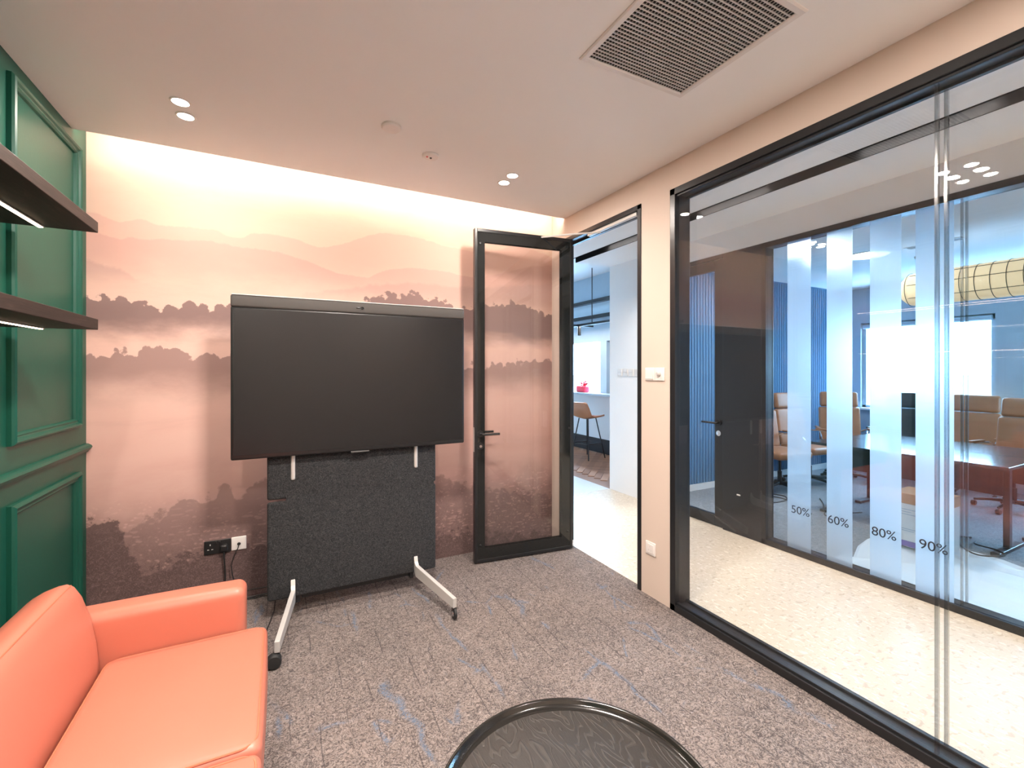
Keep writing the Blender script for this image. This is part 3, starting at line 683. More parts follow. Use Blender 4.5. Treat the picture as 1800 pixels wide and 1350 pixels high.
for x in (-.43, 1.39):  # guessed pairs behind the camera, added as fill for the room
    for y in (-.25, -.12): downlight(x, y, CZ, 'added rear fill downlight pair on the %s side, the %s one' % ('green wall' if x < 0 else 'glass', 'nearer' if y > -.2 else 'farther'), 'added rear fill downlights')

# corridor slot light: black channel with recessed lamps
ct = thing('slot_light', 'long black recessed slot light in the corridor ceiling', 'light', (3.13, 1.1, 2.81))
bm = B(); box(bm, 3.055, 3.065, -2.2, 4.53, 2.806, 2.93); box(bm, 3.195, 3.205, -2.2, 4.53, 2.806, 2.93); box(bm, 3.065, 3.195, -2.2, 4.53, 2.90, 2.93)
make('channel', bm, pm('matt_black_channel', (.012, .012, .013), .95, var=.1, spec=.1), ct)
for y in (-1.2, 0, 1.2, 2.4, 3.6):
    make('lamp_module', box(B(), 3.085, 3.175, y - .3, y + .3, 2.885, 2.90), M['led_day'], ct)
    l = bpy.data.lights.new('lamp_light', 'AREA'); l.shape = 'RECTANGLE'; l.size = .09; l.size_y = .6; l.energy = 5.4; l.spread = R(110); l.color = (1, .93, .84)
    o = bpy.data.objects.new('lamp_light', l); COL.objects.link(o); o.parent = ct; o.location = Vector((3.13, y, 2.882)) - ORG[ct]

# smoke detector and sprinkler cover
bm = lathe(B(), [(.052, 0), (.052, -.010), (.046, -.016), (.018, -.018), (0, -.018)], 32, (.534, 2.455, CZ))
tag(make('speaker_disc', bm, M['plastic_white'], smooth=True), 'plain round white cover on the ceiling', 'ceiling disc')
sd = thing('smoke_detector', 'small round smoke detector with a red dot on the ceiling', 'smoke detector', (.819, 2.677, CZ))
make('base', lathe(B(), [(.050, 0), (.050, -.008), (.044, -.014), (.020, -.016), (0, -.016)], 32, (.819, 2.677, CZ)), M['plastic_white'], sd, smooth=True)
make('sensor', lathe(B(), [(.007, -.014), (.007, -.019), (.005, -.021), (0, -.021)], 16, (.819, 2.677, CZ)), M['plastic_black'], sd, smooth=True)
make('red_indicator', lathe(B(), [(.006, -.014), (.006, -.018), (0, -.019)], 10, (.795, 2.672, CZ)), M['red'], sd, smooth=True)

# ceiling vent
vx0, vx1, vy0, vy1 = 1.118, 1.708, .968, 1.560
cv = thing('ceiling_vent', 'square ceiling air vent with a dark egg-crate grille', 'vent', ((vx0 + vx1) / 2, (vy0 + vy1) / 2, CZ))
make('frame', frame_rings(B(), (vx0, vx1, vy0, vy1), [(0, 0), (0, -.004), (.006, -.009), (.024, -.009), (.030, -.005), (.030, 0)], lambda a, b, h: (a, b, CZ + h)), M['plastic_white'], cv)
make('duct_shade_sheet', box(B(), vx0 + .03, vx1 - .03, vy0 + .03, vy1 - .03, CZ - .0012, CZ - .0004), M['void'], cv)  # dark sheet painted as the shade of the duct above
bm = B(); n = 31
for k in range(1, n):
    y = vy0 + .03 + (vy1 - vy0 - .06) * k / n
    box(bm, vx0 + .03, vx1 - .03, y - .0024, y + .0024, CZ - .0055, CZ - .0014)
for k in range(1, n + 6):
    x = vx0 + .03 + (vx1 - vx0 - .06) * k / (n + 6)
    box(bm, x - .0007, x + .0007, vy0 + .03, vy1 - .03, CZ - .0045, CZ - .0016)
tag(make('grille', bm, M['galv'], cv), kind='stuff')

# ================================================================== SHELVES
for (zb, lab) in ((2.084, 'dark wooden wall shelf with LED strip, the upper one'), (1.672, 'dark wooden wall shelf with LED strip, the lower one')):
    s_ = thing('wall_shelf', lab, 'shelf', (-.84, 1.3, zb), group='lit wooden shelves')
    make('board', bbox(LX + .001, -.686, .15, 2.515, zb, zb + .045, .002), M['oak'], s_)
    c_ = make('led_channel', bbox(-.872, -.850, .17, 2.505, zb - .004, zb, .001), M['steel'], s_)
    make('led_diffuser', box(B(), -.868, -.854, .172, 2.503, zb - .0055, zb - .004), M['led_warm'], c_)

# ================================================================== SOFA
sf = thing('sofa', 'orange leather two-seat sofa along the green wall', 'sofa', (-.45, 1.4, 0))
SY0, SY1 = .765, 2.165
make('base', rbox(B(), (-.80, SY0 - .02, .12), (-.10, SY1 + .02, .30), .03, 4, 4), M['leather'], sf, smooth=True)
for y0, y1 in ((1.468, SY1), (SY0, 1.462)):
    cu = make('seat_cushion', rbox(B(), (-.572, y0 + .001, .26), (-.045, y1 - .001, .435), .028, 5, 10, crown=.012, front=.006), M['leather'], sf, smooth=True, angle=80)
    bm = B(); i = .012; rr = .045
    path = []
    for (cx_, cy_, a0) in ((-.045 - i - rr, y1 - i - rr, 0), (-.572 + i + rr, y1 - i - rr, 90), (-.572 + i + rr, y0 + i + rr, 180), (-.045 - i - rr, y0 + i + rr, 270)):
        for k in range(6):
            q = R(a0 + 90 * k / 5); path.append((cx_ + rr * math.cos(q), cy_ + rr * math.sin(q), .4312))
    path.append(path[0]); tube(bm, path, .0035, 6, cap=False)
    make('piping', bm, M['leather_seam'], cu, smooth=True)
prof = [(-.585, .30), (-.580, .43), (-.588, .52), (-.606, .62), (-.630, .70), (-.650, .738), (-.668, .750), (-.690, .748), (-.722, .738), (-.750, .722), (-.762, .700), (-.785, .50), (-.800, .30), (-.800, .20), (-.62, .20)]
def back_loft(y0, y1):
    bm = B(); cxx = sum(p[0] for p in prof) / len(prof); czz = .46
    ys = [(0, .90), (.006, .945), (.018, .975), (.04, .992), (.08, 1)]
    rows = [(y0 + a, s) for a, s in ys] + [(y0 + (y1 - y0) * .5, 1.0)] + [(y1 - a, s) for a, s in ys[::-1]]
    rings = [[bm.verts.new((cxx + (x - cxx) * s, y, czz + (z - czz) * s)) for x, z in prof] for y, s in rows]
    n = len(prof)
    for A, C in zip(rings, rings[1:]):
        for k in range(n): bm.faces.new((A[k], A[(k + 1) % n], C[(k + 1) % n], C[k]))
    bm.faces.new(rings[0][::-1]); bm.faces.new(rings[-1]); return bm
for y0, y1 in ((1.468, SY1 - .004), (SY0 + .004, 1.462)):
    bk = make('back_cushion', back_loft(y0, y1), M['leather'], sf, smooth=True, angle=60)
    bm = B(); tube(bm, [(-.655, y0 + .03, .7405), (-.655, (y0 + y1) / 2, .743), (-.655, y1 - .03, .7405)], .0022, 6); make('seam', bm, M['leather_seam'], bk, smooth=True)
for y0, y1 in ((SY1, SY1 + .135), (SY0 - .135, SY0)):
    make('armrest', rbox(B(), (-.80, y0 + .001, .10), (-.125, y1, .600), .036, 6, 8, crown=.006), M['leather'], sf, smooth=True, angle=80)
for x in (-.74, -.17):
    for y in (SY0 - .06, SY1 + .06): make('leg', lathe(B(), [(.014, 0), (.016, .005), (.020, .12), (.0, .12)], 14, (x, y, 0)), M['black'], sf, smooth=True)

# ================================================================== TRAY TABLE
tx, ty, tr_, tz = .678, .943, .374, .40
tt = thing('tray_table', 'low round black tray table with wood grain top in the foreground', 'coffee table', (tx, ty, 0))
make('tray_top', lathe(B(), [(0, tz - .030), (tr_ - .030, tz - .030), (tr_ - .030, tz - .020), (0, tz - .020)], 72, (tx, ty, 0)), M['ash'], tt, smooth=True)
rp = [(tr_ - .034, tz - .0195), (tr_ - .022, tz - .017), (tr_ - .014, tz - .010), (tr_ - .011, tz - .002), (tr_ - .007, tz + .001), (tr_ - .002, tz), (tr_, tz - .006), (tr_ - .002, tz - .020), (tr_ - .012, tz - .033), (tr_ - .030, tz - .038), (tr_ - .034, tz - .036)]
make('rim', lathe(B(), rp + [rp[0]], 96, (tx, ty, 0), cap=False), pm('black_lacquer_rim', (.012, .011, .010), .16, var=.15), tt, smooth=True, angle=60)
for k in range(3):
    q = R(90 + 120 * k)
    bm = B(); tube(bm, [(tx + .20 * math.cos(q), ty + .20 * math.sin(q), tz - .032), (tx + .29 * math.cos(q), ty + .29 * math.sin(q), .0)], [.014, .010], 12); make('leg', bm, M['black'], tt, smooth=True)

# ================================================================== CONFERENCE DISPLAY ON WHEELS
dp = thing('conference_display', 'large dark conference display on a wheeled stand with felt panel', 'display', (.45, 3.04, 0))
ax0, ax1, yf = -.245, 1.152, 2.97
make('housing', rbox(B(), (ax0, yf + .004, .992), (ax1, yf + .055, 1.862), .010, 3, 2), M['plastic_black'], dp, smooth=True)
make('screen', box(B(), ax0 + .016, ax1 - .016, yf + .0025, yf + .006, 1.018, 1.850), M['screen'], dp)
make('sensor_strip', bbox(.452 - .055, .452 + .055, yf, yf + .02, .984, .993, .002), pm('dark_sensor_trim', (.10, .10, .10), .35, .5), dp)
bar = make('speaker_bar', rbox(B(), (ax0, yf, 1.858), (ax1, yf + .060, 1.930), .012, 4, 2), M['fabric'], dp, smooth=True)
make('bar_trim', bbox(ax0 + .006, ax1 - .006, yf - .0015, yf + .0605, 1.9265, 1.9315, .0015), M['steel'], bar)
make('camera_window', rbox(B(), (.452 - .030, yf - .003, 1.880), (.452 + .030, yf + .004, 1.904), .010, 4, 2), M['plastic_black'], bar, smooth=True)
make('lens', lathe(B(), [(0, -.0055), (.008, -.0045), (.009, 0)], 18, (.464, yf, 1.892), 'y'), M['black_gloss'], bar, smooth=True)
# felt panels: wide apron on the front, notch line on the left edge
make('felt_panel', rbox(B(), (-.066, 3.030, .728), (.965, 3.062, 1.40), .016, 4, 3), M['felt'], dp, smooth=True)
make('felt_panel', rbox(B(), (-.066, 3.030, .128), (.965, 3.062, .716), .016, 4, 3), M['felt'], dp, smooth=True)
make('felt_fold', bbox(.035, .95, 3.0295, 3.0605, .700, .745, .0), M['felt'], dp)
for xs in (.072, .822):
    up = make('upright', rbox(B(), (xs - .0125, 3.018, .838), (xs + .0125, 3.046, 1.80), .011, 4, 3), M['steel'], dp, smooth=True)
for xs, xe in ((.072, -.012), (.822, .938)):
    # front foot: stub up the panel, then a deep flat bar running out to the caster
    bm = B(); hw = .0125
    sect = [((xs, 3.026, .242), .010), ((xs, 3.020, .205), .03), ((xs, 3.004, .188), .075), ((xs * .94 + xe * .06, 2.96, .178), .075)]
    pts = [(xs, 3.028, .240), (xs, 3.016, .205), (xs, 2.990, .190), (xe, 2.575, .128)]
    low = [(xs, 3.030, .160), (xs, 3.022, .140), (xs, 2.992, .118), (xe, 2.575, .072)]
    vs = []
    for (a, b) in zip(pts, low):
        dx = (xe - xs) / .42; L_ = math.hypot(1, dx); nx, ny = 1 / L_, dx / L_ 
        if a[1] > 3.0: nx, ny = 1, 0
        vs.append([bm.verts.new((a[0] - nx * hw, a[1] - ny * hw, a[2])), bm.verts.new((a[0] + nx * hw, a[1] + ny * hw, a[2])), bm.verts.new((b[0] + nx * hw, b[1] + ny * hw, b[2])), bm.verts.new((b[0] - nx * hw, b[1] - ny * hw, b[2]))])
    for A, C in zip(vs, vs[1:]):
        for k in range(4): bm.faces.new((A[k], A[(k + 1) % 4], C[(k + 1) % 4], C[k]))
    bm.faces.new(vs[0][::-1]); bm.faces.new(vs[-1])
    bmesh.ops.recalc_face_normals(bm, faces=bm.faces[:])
    bmesh.ops.bevel(bm, geom=bm.edges[:], offset=.002, segments=2, affect='EDGES', profile=.5)
    ft = make('front_foot', bm, M['steel'], dp)
    left = xs < .4
    cxw, cyw = xe, 2.592
    bm = B(); cyl(bm, (cxw, cyw, .066), .007, .016, 'z', 10); box(bm, cxw - .011, cxw + .011, cyw - .016, cyw + .012, .054, .068)
    make('caster_fork', bm, M['plastic_black'], ft)
    bm = B()
    if left: lathe(bm, [(0, -.020), (.030, -.020), (.034, -.014), (.034, .022), (.030, .026), (0, .026)], 28, (cxw - .012, cyw - .02, .035), 'y')
    else: lathe(bm, [(0, -.010), (.026, -.010), (.034, -.006), (.034, .006), (.026, .010), (0, .010)], 28, (cxw, cyw - .006, .035), 'x')
    make('caster_wheel', bm, M['rubber'], ft, smooth=True)
    bm = B(); lathe(bm, [(0, -.0125), (.015, -.0125), (.017, -.010), (.017, .010), (.015, .0125), (0, .0125)], 20, (cxw, cyw - .006, .035), 'x') if not left else lathe(bm, [(0, .0), (.012, .0), (.012, .002), (0, .002)], 16, (cxw - .012, cyw + .005, .035), 'y')
    make('wheel_hub', bm, M['chrome'] if not left else M['plastic_black'], ft, smooth=True)
for xs in (.10, .80):
    bm = bbox(xs - .0125, xs + .0125, 3.05, 3.38, .085, .135, .003); rf = make('rear_foot', bm, M['plastic_black'], dp)
    make('caster_wheel', lathe(B(), [(0, -.010), (.026, -.010), (.034, -.006), (.034, .006), (.026, .010), (0, .010)], 24, (xs, 3.36, .035), 'x'), M['rubber'], rf, smooth=True)
    make('caster_fork', box(B(), xs - .004, xs + .004, 3.35, 3.37, .05, .088), M['plastic_black'], rf)
make('rear_spine', bbox(.12, .78, 3.062, 3.09, .10, .17, .004), M['plastic_black'], dp)
make('wall_side_bracket', bbox(.10, .80, 3.028, 3.08, 1.30, 1.42, .004), M['plastic_black'], dp)

# ================================================================== SOCKETS, SWITCHES, CABLES
def plate_y(x0, x1, z0, z1, mat, name, label, cat):
    t = thing(name, label, cat, ((x0 + x1) / 2, BACK_Y, z0))
    make('face_plate', rbox(B(), (x0, BACK_Y - .010, z0), (x1, BACK_Y, z1), .004, 3, 1), mat, t, smooth=True); return t
sk = plate_y(-.428, -.282, .318, .405, M['plastic_black'], 'wall_socket', 'black double power socket on the mural wall', 'socket')
for cx_ in (-.395,):
    for dx, dz, w_, h_ in ((0, .022, .005, .010), (-.011, -.008, .010, .005), (.011, -.008, .010, .005)):
        make('socket_hole', box(B(), cx_ + dx - w_ / 2, cx_ + dx + w_ / 2, BACK_Y - .0106, BACK_Y - .009, .358 + dz - h_ / 2, .358 + dz + h_ / 2), M['steel'], sk)
for dx in (-.010, .010): make('rocker', bbox(-.355 + dx - .005, -.355 + dx + .005, BACK_Y - .014, BACK_Y - .009, .385, .398, .001), M['plastic_black'], sk)
pl = thing('power_plug', 'black plug pushed into the double socket', 'plug', (-.318, BACK_Y - .03, .335))
make('plug_body', rbox(B(), (-.340, BACK_Y - .048, .335), (-.296, BACK_Y - .010, .378), .012, 4, 2), M['plastic_black'], pl, smooth=True)
bm = B(); tube(bm, [(-.318, BACK_Y - .035, .340), (-.318, BACK_Y - .04, .30), (-.314, BACK_Y - .03, .24), (-.312, BACK_Y - .025, .12), (-.305, BACK_Y - .03, .03), (-.24, BACK_Y - .04, .008), (-.10, BACK_Y - .03, .007), (.02, BACK_Y - .03, .007), (.06, BACK_Y - .06, .007)], .0045, 8)
make('power_cord', bm, M['cable'], pl, smooth=True)
dk = plate_y(-.280, -.195, .322, .408, M['plastic_white'], 'data_outlet', 'white data outlet plate beside the black socket', 'socket')
make('grommet', lathe(B(), [(0, -.0135), (.007, -.0135), (.010, -.010), (.010, 0)], 18, (-.237, BACK_Y - .004, .362), 'y'), M['plastic_black'], dk, smooth=True)
bm = B(); tube(bm, [(-.237, BACK_Y - .012, .362), (-.240, BACK_Y - .035, .345), (-.262, BACK_Y - .045, .30), (-.278, BACK_Y - .04, .24), (-.272, BACK_Y - .04, .18), (-.255, BACK_Y - .04, .10), (-.23, BACK_Y - .05, .03), (-.18, BACK_Y - .06, .006), (-.10, BACK_Y - .05, .006), (-.05, BACK_Y - .12, .03), (-.02, BACK_Y - .20, .06), (-.03, BACK_Y - .35, .03), (-.08, BACK_Y - .60, .006), (-.17, BACK_Y - .85, .006), (-.26, BACK_Y - .98, .006)], .003, 8)
tag(make('network_cable', bm, M['cable'], smooth=True), 'thin black cable hanging from the white data outlet to the carpet', 'cable')
bm = B(); tube(bm, [(-.21, BACK_Y - .012, .05), (-.12, BACK_Y - .012, .046), (-.02, BACK_Y - .012, .046), (.10, BACK_Y - .02, .05), (.2, BACK_Y - .1, .10), (.28, BACK_Y - .34, .18)], .003, 6)
tag(make('loose_cable', bm, M['cable'], smooth=True), 'thin cable running along the foot of the mural behind the display', 'cable')

# switches on the pier
sw = thing('light_switch', 'double white switch plate with a rotary dial beside the doorway', 'light switch', (RX, 2.205, 1.43))
for y0, y1 in ((2.208, 2.292), (2.122, 2.206)):
    make('switch_plate', rbox(B(), (RX - .009, y0, 1.432), (RX, y1, 1.517), .004, 3, 1), M['plastic_white'], sw, smooth=True)
make('rocker', bbox(RX - .013, RX - .008, 2.216, 2.284, 1.442, 1.507, .002), M['plastic_white'], sw)
make('dial', lathe(B(), [(.0, -.026), (.010, -.026), (.012, -.024), (.014, 0)], 18, (RX - .008, 2.160, 1.478), 'x'), M['steel'], sw, smooth=True)
so = thing('wall_outlet', 'single white wall socket low beside the doorway', 'socket', (RX, 2.244, .28))
make('face_plate', rbox(B(), (RX - .009, 2.201, .278), (RX, 2.287, .364), .004, 3, 1), M['plastic_white'], so, smooth=True)
make('socket_insert', bbox(RX - .012, RX - .008, 2.214, 2.274, .291, .351, .002), M['plastic_white'], so)
for dy, dz in ((0, .014), (.012, -.01), (-.012, -.01)): make('socket_hole', box(B(), RX - .0128, RX - .0115, 2.244 + dy - .003, 2.244 + dy + .003, .321 + dz - .005, .321 + dz + .005), M['steel'], so)
for k, y in enumerate((4.03, 4.13, 4.23, 4.33)):
    cs = thing('wall_switch', ('small white switch plate on the corridor wall, rightmost of four', 'small white switch plate on the corridor wall, second from the right', 'small white switch plate on the corridor wall, second from the left', 'small white switch plate on the corridor wall, leftmost of four')[k], 'light switch', (FX, y, 1.43), group='corridor switch plates')
    make('switch_plate', rbox(B(), (FX - .008, y - .043, 1.43), (FX, y + .043, 1.516), .003, 2, 1), M['plastic_white'], cs, smooth=True)
    for dz in (.022, -.022)[:1 + k % 2]: make('rocker', bbox(FX - .012, FX - .007, y - .028, y + .028, 1.473 + dz - .018, 1.473 + dz + .018, .002), M['plastic_white'], cs)

# ================================================================== COFFEE CORNER
ctp = tag(make('bar_counter', bbox(4.90, CX - .013, 4.9, 9.2, 1.055, 1.09, .004), M['bluegrey']), 'grey window counter in the coffee corner', 'counter')
st = thing('bar_stool', 'brown leather bar stool with black legs at the window counter', 'stool', (4.70, 6.30, 0), rz=R(-8), local=True)
def shell():
    # seat and low back in one curved shell: rows from front lip to back top
    rows = [(.20, .705, .20), (.17, .718, .215), (.06, .700, .225), (-.08, .695, .225), (-.15, .715, .22), (-.19, .78, .21), (-.215, .87, .19), (-.23, .95, .155), (-.233, .965, .12)]
    bm = B(); n = 9; top = []; bot = []
    for (yy, zz, hw) in rows:
        a = []; b = []
        for k in range(n):
            u = k / (n - 1) * 2 - 1
            curl = .035 * u * u
            a.append(bm.verts.new((hw * u, yy + (curl if yy < -.16 else 0), zz + (curl if yy > -.16 else 0))))
            b.append(bm.verts.new((hw * u * .97, yy + (curl if yy < -.16 else 0) - (.02 if yy < -.16 else 0), zz + (curl if yy > -.16 else 0) - (.022 if yy >= -.16 else .006))))
        top.append(a); bot.append(b)
    for G_ in (top, bot):
        for A, C in zip(G_, G_[1:]):
            for k in range(n - 1): bm.faces.new((A[k], A[k + 1], C[k + 1], C[k]))
    for A, C in zip(zip(top, bot), list(zip(top, bot))[1:]):
        bm.faces.new((A[0][0], A[1][0], C[1][0], C[0][0])); bm.faces.new((A[0][-1], C[0][-1], C[1][-1], A[1][-1]))
    for k in range(n - 1): bm.faces.new((top[0][k], bot[0][k], bot[0][k + 1], top[0][k + 1])); bm.faces.new((top[-1][k], top[-1][k + 1], bot[-1][k + 1], bot[-1][k]))
    return bm
make('seat_shell', shell(), M['tan'], st, smooth=True)
for sx_ in (-1, 1):
    for sy_ in (-1, 1):
        bm = B(); tube(bm, [(sx_ * .10, sy_ * .10 - .01, .685), (sx_ * .20, sy_ * .21, .0)], .010, 8); make('leg', bm, M['black'], st, smooth=True)
bm = B(); e = .163; z_ = .26
for a, b in (((-e, -.175), (e, -.175)), ((e, -.175), (e, .175)), ((e, .175), (-e, .175)), ((-e, .175), (-e, -.175))): tube(bm, [(*a, z_), (*b, z_)], .007, 8)
make('foot_ring', bm, M['black'], st, smooth=True)
st.rotation_euler = (0, 0, R(-78))
# red wrapped bundle on the counter
rb = thing('gift_bundle', 'small red wrapped bundle on the window counter', 'gift', (5.05, 6.92, 1.09))
make('wrapped_body', rbox(B(), (4.98, 6.80, 1.09), (5.12, 7.06, 1.21), .03, 4, 3), M['red'], rb, smooth=True)
for k in range(4):
    q = R(-60 + 40 * k); bm = B(); c0 = Vector((5.05, 6.90, 1.21))
    pts = [c0 + Vector((0, math.sin(q) * .07 * (1 - math.cos(t)) - .04 * math.sin(t) * math.cos(q), math.cos(q) * .045 * (1 - math.cos(t)) + .02 * math.sin(t))) for t in [2 * math.pi * i / 14 for i in range(15)]]
    tube(bm, pts, .010, 6); make('ribbon_loop', bm, M['red'], rb, smooth=True)
# black ceiling-hung spotlight rail in the coffee corner
rl = thing('spot_rail', 'black hanging rail with a drop rod in the coffee corner', 'light', (4.75, 6.7, 2.5))
make('rail', bbox(4.72, 4.78, 5.0, 8.4, 2.28, 2.32, .003), M['black'], rl)
bm = B(); tube(bm, [(4.75, 6.25, 3.25), (4.75, 6.25, 2.32)], .008, 8); make('drop_rod', bm, M['black'], rl, smooth=True)
bm = B(); tube(bm, [(4.75, 7.9, 3.25), (4.75, 7.9, 2.32)], .008, 8); make('drop_rod', bm, M['black'], rl, smooth=True)
make('spot_head', lathe(B(), [(0, 0), (.03, 0), (.03, -.16), (.024, -.16), (0, -.12)], 18, (4.75, 6.62, 2.28)), M['black'], rl, smooth=True)
make('track_bar', bbox(4.45, 5.05, 6.60, 6.64, 2.28, 2.31, .003), M['black'], rl)
l = bpy.data.lights.new('lamp_light', 'AREA'); l.shape = 'RECTANGLE'; l.size = .05; l.size_y = 3.2; l.energy = 14; l.color = (1, .95, .9)
o = bpy.data.objects.new('lamp_light', l); COL.objects.link(o); o.parent = rl; o.location = Vector((4.75, 6.7, 2.275)) - ORG[rl]

# ================================================================== MEETING ROOM
for (y0, y1, xx0, xx1, lab) in ((1.36, 2.86, 5.04, 5.72, 'dark meeting table nearer the glass partition'), (1.36, 2.86, 5.73, 6.42, 'dark meeting table nearer the windows')):
    t = thing('meeting_table', lab, 'table', ((xx0 + xx1) / 2, (y0 + y1) / 2, 0), group='meeting tables')
    make('table_top', bbox(xx0, xx1, y0, y1, .715, .742, .003), M['desk'], t)
    make('modesty_panel', bbox((xx0 + xx1) / 2 - .01, (xx0 + xx1) / 2 + .01, y0 + .1, y1 - .1, .45, .70, .002), M['black_matte'], t)
    for y in (y0 + .10, y1 - .10):
        make('leg', bbox((xx0 + xx1) / 2 - .03, (xx0 + xx1) / 2 + .03, y - .02, y + .02, .03, .715, .004), M['black'], t)
        make('foot', bbox(xx0 + .08, xx1 - .08, y - .03, y + .03, 0, .03, .006), M['black'], t)
def office_chair(leather, label, loc, rz):
    t = thing('office_chair', label, 'chair', loc, rz=rz, group='meeting room chairs', local=True)
    make('seat', rbox(B(), (-.25, -.24, .43), (.25, .25, .52), .035, 4, 5, crown=.015), leather, t, smooth=True)
    bm = rbox(B(), (-.245, -.035, .50), (.245, .035, .98), .03, 4, 6)
    bmesh.ops.rotate(bm, verts=bm.verts[:], cent=(0, 0, .5), matrix=Matrix.Rotation(R(9), 3, 'X')); bmesh.ops.translate(bm, verts=bm.verts[:], vec=(0, -.245, 0))
    bk = make('backrest', bm, leather, t, smooth=True)
    bm = rbox(B(), (-.225, -.040, .985), (.225, .036, 1.20), .034, 4, 6)
    bmesh.ops.rotate(bm, verts=bm.verts[:], cent=(0, 0, .5), matrix=Matrix.Rotation(R(9), 3, 'X')); bmesh.ops.translate(bm, verts=bm.verts[:], vec=(0, -.245, 0))
    make('headrest', bm, leather, t, smooth=True)
    for s in (-1, 1):
        bm = B(); tube(bm, [(s * .24, -.29, .64), (s * .29, -.22, .68), (s * .30, -.05, .69), (s * .30, .12, .67), (s * .29, .17, .60), (s * .25, .10, .47)], .011, 8)
        ar = make('armrest', bm, M['chrome'], t, smooth=True)
        make('arm_pad', rbox(B(), (s * .30 - .02, -.14, .695), (s * .30 + .02, .12, .715), .009, 3, 2), leather, ar, smooth=True)
    make('gas_column', lathe(B(), [(.025, .08), (.025, .25), (.015, .25), (.015, .40), (.10, .41), (.10, .43), (0, .43)], 16), M['plastic_black'], t, smooth=True)
    for k in range(5):
        q = R(72 * k + 18); d = Vector((math.cos(q), math.sin(q), 0))
        bm = B(); tube(bm, [d * .02 + Vector((0, 0, .105)), d * .18 + Vector((0, 0, .095)), d * .30 + Vector((0, 0, .07))], [.022, .018, .013], 8); lg = make('base_leg', bm, M['plastic_black'], t, smooth=True)
        make('caster', lathe(B(), [(0, -.02), (.022, -.02), (.028, -.012), (.028, .012), (.022, .02), (0, .02)], 14, tuple(d * .30 + Vector((0, 0, .028))), 'x'), M['plastic_black'], lg, smooth=True)
    return t
first = office_chair(M['tan'], 'tan leather office chair at the end of the tables, left in the partition', (5.53, 3.48, 0), R(168))
# the back stands behind the seat at local -y; copies face the tables
for (x, y, a, lab) in ((6.20, 3.50, 172, 'tan leather office chair at the table end, beside the 50% and 60% films'),
                       (6.86, 3.42, 128, 'tan leather office chair seen between the 60% and 80% films'),
                       (7.42, 2.38, 92, 'tan leather office chair behind the tables, just right of the partition joint'),
                       (6.95, 1.84, 84, 'tan leather office chair behind the tables, rightmost in view')):
    c = copy_tree(first); c.location = (x, y, 0); c.rotation_euler = (0, 0, R(a)); c['label'] = lab
bc = office_chair(M['plastic_black'], 'black office chair seen between the 80% and 90% films', (7.42, 3.05, 0), R(95))

# cage pendant
lp = thing('pendant_lamp', 'long cream cylinder pendant lamp with dark ribs', 'lamp', (5.9, 1.2, 2.17))
lr = .168; ly1, ly0, lz = 2.40, .2, 2.34
capn = [(lr * math.sin(R(q)), .14 * (1 - math.cos(R(q)))) for q in (0, 20, 40, 60, 75, 90)]
pf = [(r_, ly0 + h_) for r_, h_ in capn] + [(r_, ly1 - h_) for r_, h_ in capn[::-1]]
make('shade', lathe(B(), pf, 40, (5.9, 0, lz), 'y'), M['paper_lamp'], lp, smooth=True, angle=60)
y = ly1 - .10
while y > ly0 + .05:
    bm = B(); tube(bm, [(5.9 + (lr + .003) * math.cos(R(q)), y, lz + (lr + .003) * math.sin(R(q))) for q in range(0, 361, 15)], .003, 5, cap=False); make('rib', bm, M['black'], lp, smooth=True); y -= .105
for q in (215, 170, 130):
    bm = B(); tube(bm, [(5.9 + (lr + .004) * math.cos(R(q)), yv, lz + (lr + .004) * math.sin(R(q))) for yv in (ly0 + .12, 1.2, ly1 - .12)], .003, 5); make('long_wire', bm, M['black'], lp, smooth=True)
for yv in (1.9, .6):
    bm = B(); tube(bm, [(5.9, yv, lz + lr), (5.9, yv, 2.76)], .003, 6); make('suspension_wire', bm, M['black'], lp, smooth=True)
# round ceiling lamp, vent, detector, downlights in the meeting room
rc = thing('round_ceiling_lamp', 'round white flush ceiling lamp in the meeting room', 'light', (5.72, 2.62, 2.76))
make('ring', lathe(B(), [(.20, 0), (.20, -.006), (.19, -.008), (.185, 0)], 48, (5.72, 2.62, 2.76), cap=False), M['plastic_white'], rc, smooth=True)
make('diffuser', lathe(B(), [(0, -.004), (.186, -.004), (.186, -.001), (0, -.001)], 48, (5.72, 2.62, 2.76)), emit('round_lamp', (.85, .95, 1), 8), rc)
lv = thing('linear_vent', 'narrow dark linear air vent in the meeting room ceiling', 'vent', (5.78, 2.1, 2.76))
make('frame', frame_rings(B(), (5.72, 5.84, 1.86, 2.30), [(0, 0), (0, -.006), (.014, -.006), (.014, 0)], lambda a, b, h: (a, b, 2.76 + h)), M['plastic_white'], lv)
make('slot', box(B(), 5.734, 5.826, 1.874, 2.286, 2.757, 2.7595), M['void'], lv)  # dark sheet painted as the shade inside the opening
for xx in (5.757, 5.78, 5.803): make('blade', box(B(), xx - .003, xx + .003, 1.874, 2.286, 2.752, 2.757), M['galv'], lv)
ds = lathe(B(), [(.055, 0), (.055, -.02), (.03, -.035), (0, -.036)], 24, (6.3, 2.38, 2.76))
tag(make('ceiling_sensor', ds, M['plastic_white'], smooth=True), 'round white sensor on the meeting room ceiling', 'sensor')
for x in (4.72, 4.90):
    for y in (2.66, 2.80): downlight(x, y, 2.76, 'meeting room downlight cluster, the one %s the partition, on the %s' % ('nearer' if x < 4.8 else 'farther from', 'left' if y > 2.7 else 'right'), 'meeting room downlights', power=5, col=(.95, .97, 1))

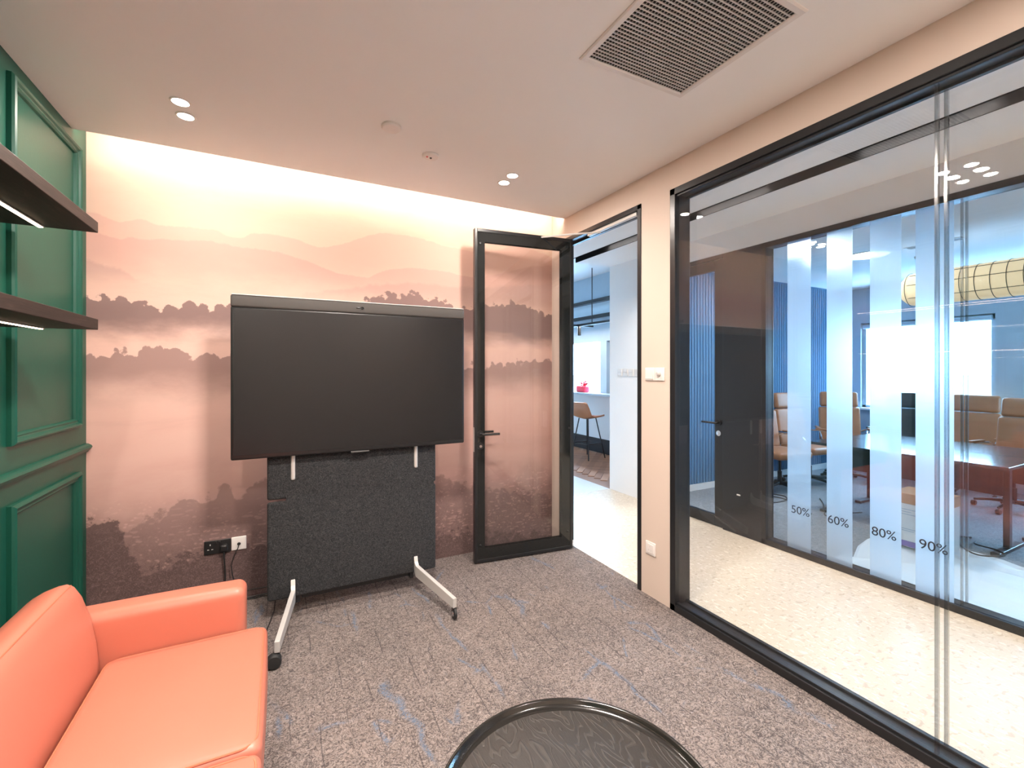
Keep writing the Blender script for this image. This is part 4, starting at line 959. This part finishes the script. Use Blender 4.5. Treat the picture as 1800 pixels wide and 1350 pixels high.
# dust sheet, carton, cables on the meeting room floor
bm = B()
outl = [(3.86, 2.02), (3.92, 2.06), (4.05, 1.96), (4.35, 2.07), (4.63, 2.12), (4.72, 2.06), (4.90, 1.95), (5.02, 1.82), (5.06, 1.62), (5.02, 1.38), (4.95, 1.26), (5.06, .9), (5.0, .2), (4.6, -.1), (3.9, 0)]
cxs = sum(p[0] for p in outl) / len(outl); cys = sum(p[1] for p in outl) / len(outl)
ringsz = []
for s, z in ((1.0, .002), (1.0, .010), (.97, .016), (.85, .012), (.6, .022), (.35, .012)):
    ringsz.append([bm.verts.new((cxs + (x - cxs) * s + .01 * math.sin(17 * i), cys + (y - cys) * s, z + (.012 * random.random() if s < 1 else 0))) for i, (x, y) in enumerate(outl)])
nn = len(outl)
for A, C in zip(ringsz, ringsz[1:]):
    for k in range(nn): bm.faces.new((A[k], A[(k + 1) % nn], C[(k + 1) % nn], C[k]))
bm.faces.new(ringsz[-1]); bm.faces.new(ringsz[0][::-1])
tag(make('dust_sheet', bm, M['sheet']), 'crumpled white sheet spread on the meeting room floor', 'sheet')
cb = thing('carton', 'white carton with a purple stripe behind the partition', 'box', (4.72, 1.76, .03))
bxm = rbox(B(), (4.60, 1.60, .046), (4.90, 1.93, .40), .004, 2, 1)
make('carton_body', bxm, M['carton'], cb)
make('carton_lid', rbox(B(), (4.595, 1.595, .40), (4.905, 1.935, .485), .004, 2, 1), M['kraft'], cb)
make('printed_stripe', box(B(), 4.5985, 4.6005, 1.602, 1.928, .05, .095), M['purple'], cb)
for k, (zz, wd) in enumerate(((.35, .16), (.33, .10), (.31, .14), (.19, .18), (.175, .12))):
    make('printed_line', box(B(), 4.5988, 4.6002, 1.90 - wd, 1.90, zz, zz + .006), M['bluegrey'], cb)
def floor_cable(pts, label, r=.006):
    P_ = [Vector(p) for p in pts]; sm = []
    for i in range(len(P_) - 1):
        p0, p1, p2, p3 = P_[max(i - 1, 0)], P_[i], P_[i + 1], P_[min(i + 2, len(P_) - 1)]
        for k in range(6):
            t = k / 6; sm.append(.5 * ((2 * p1) + (p2 - p0) * t + (2 * p0 - 5 * p1 + 4 * p2 - p3) * t * t + (3 * p1 - p0 - 3 * p2 + p3) * t ** 3))
    sm.append(P_[-1])
    bm = B(); tube(bm, sm, r, 6); tag(make('floor_cable', bm, M['cable'], smooth=True), label, 'cable', 'floor cables')
zc = .007
floor_cable([(5.25, 3.5, zc), (5.33, 3.30, zc), (5.15, 3.18, zc), (4.88, 3.22, zc), (4.92, 3.38, zc), (5.15, 3.40, zc), (5.18, 3.2, zc + .008), (5.05, 2.95, zc), (4.92, 2.76, zc)], 'black cable looped on the floor left of the 50% film')
floor_cable([(5.6, 3.05, zc), (5.40, 2.90, zc), (5.14, 2.75, zc), (5.00, 2.66, zc), (5.20, 2.62, zc), (5.45, 2.55, zc)], 'black cable bent on the floor between the 50% and 60% films')
floor_cable([(5.50, 1.72, zc), (5.30, 1.74, .036), (5.05, 1.64, .036), (4.93, 1.50, .036), (5.08, 1.40, .036), (5.20, 1.46, .034), (5.22, 1.60, .034), (5.40, 1.66, zc)], 'black cable loop lying over the white sheet')
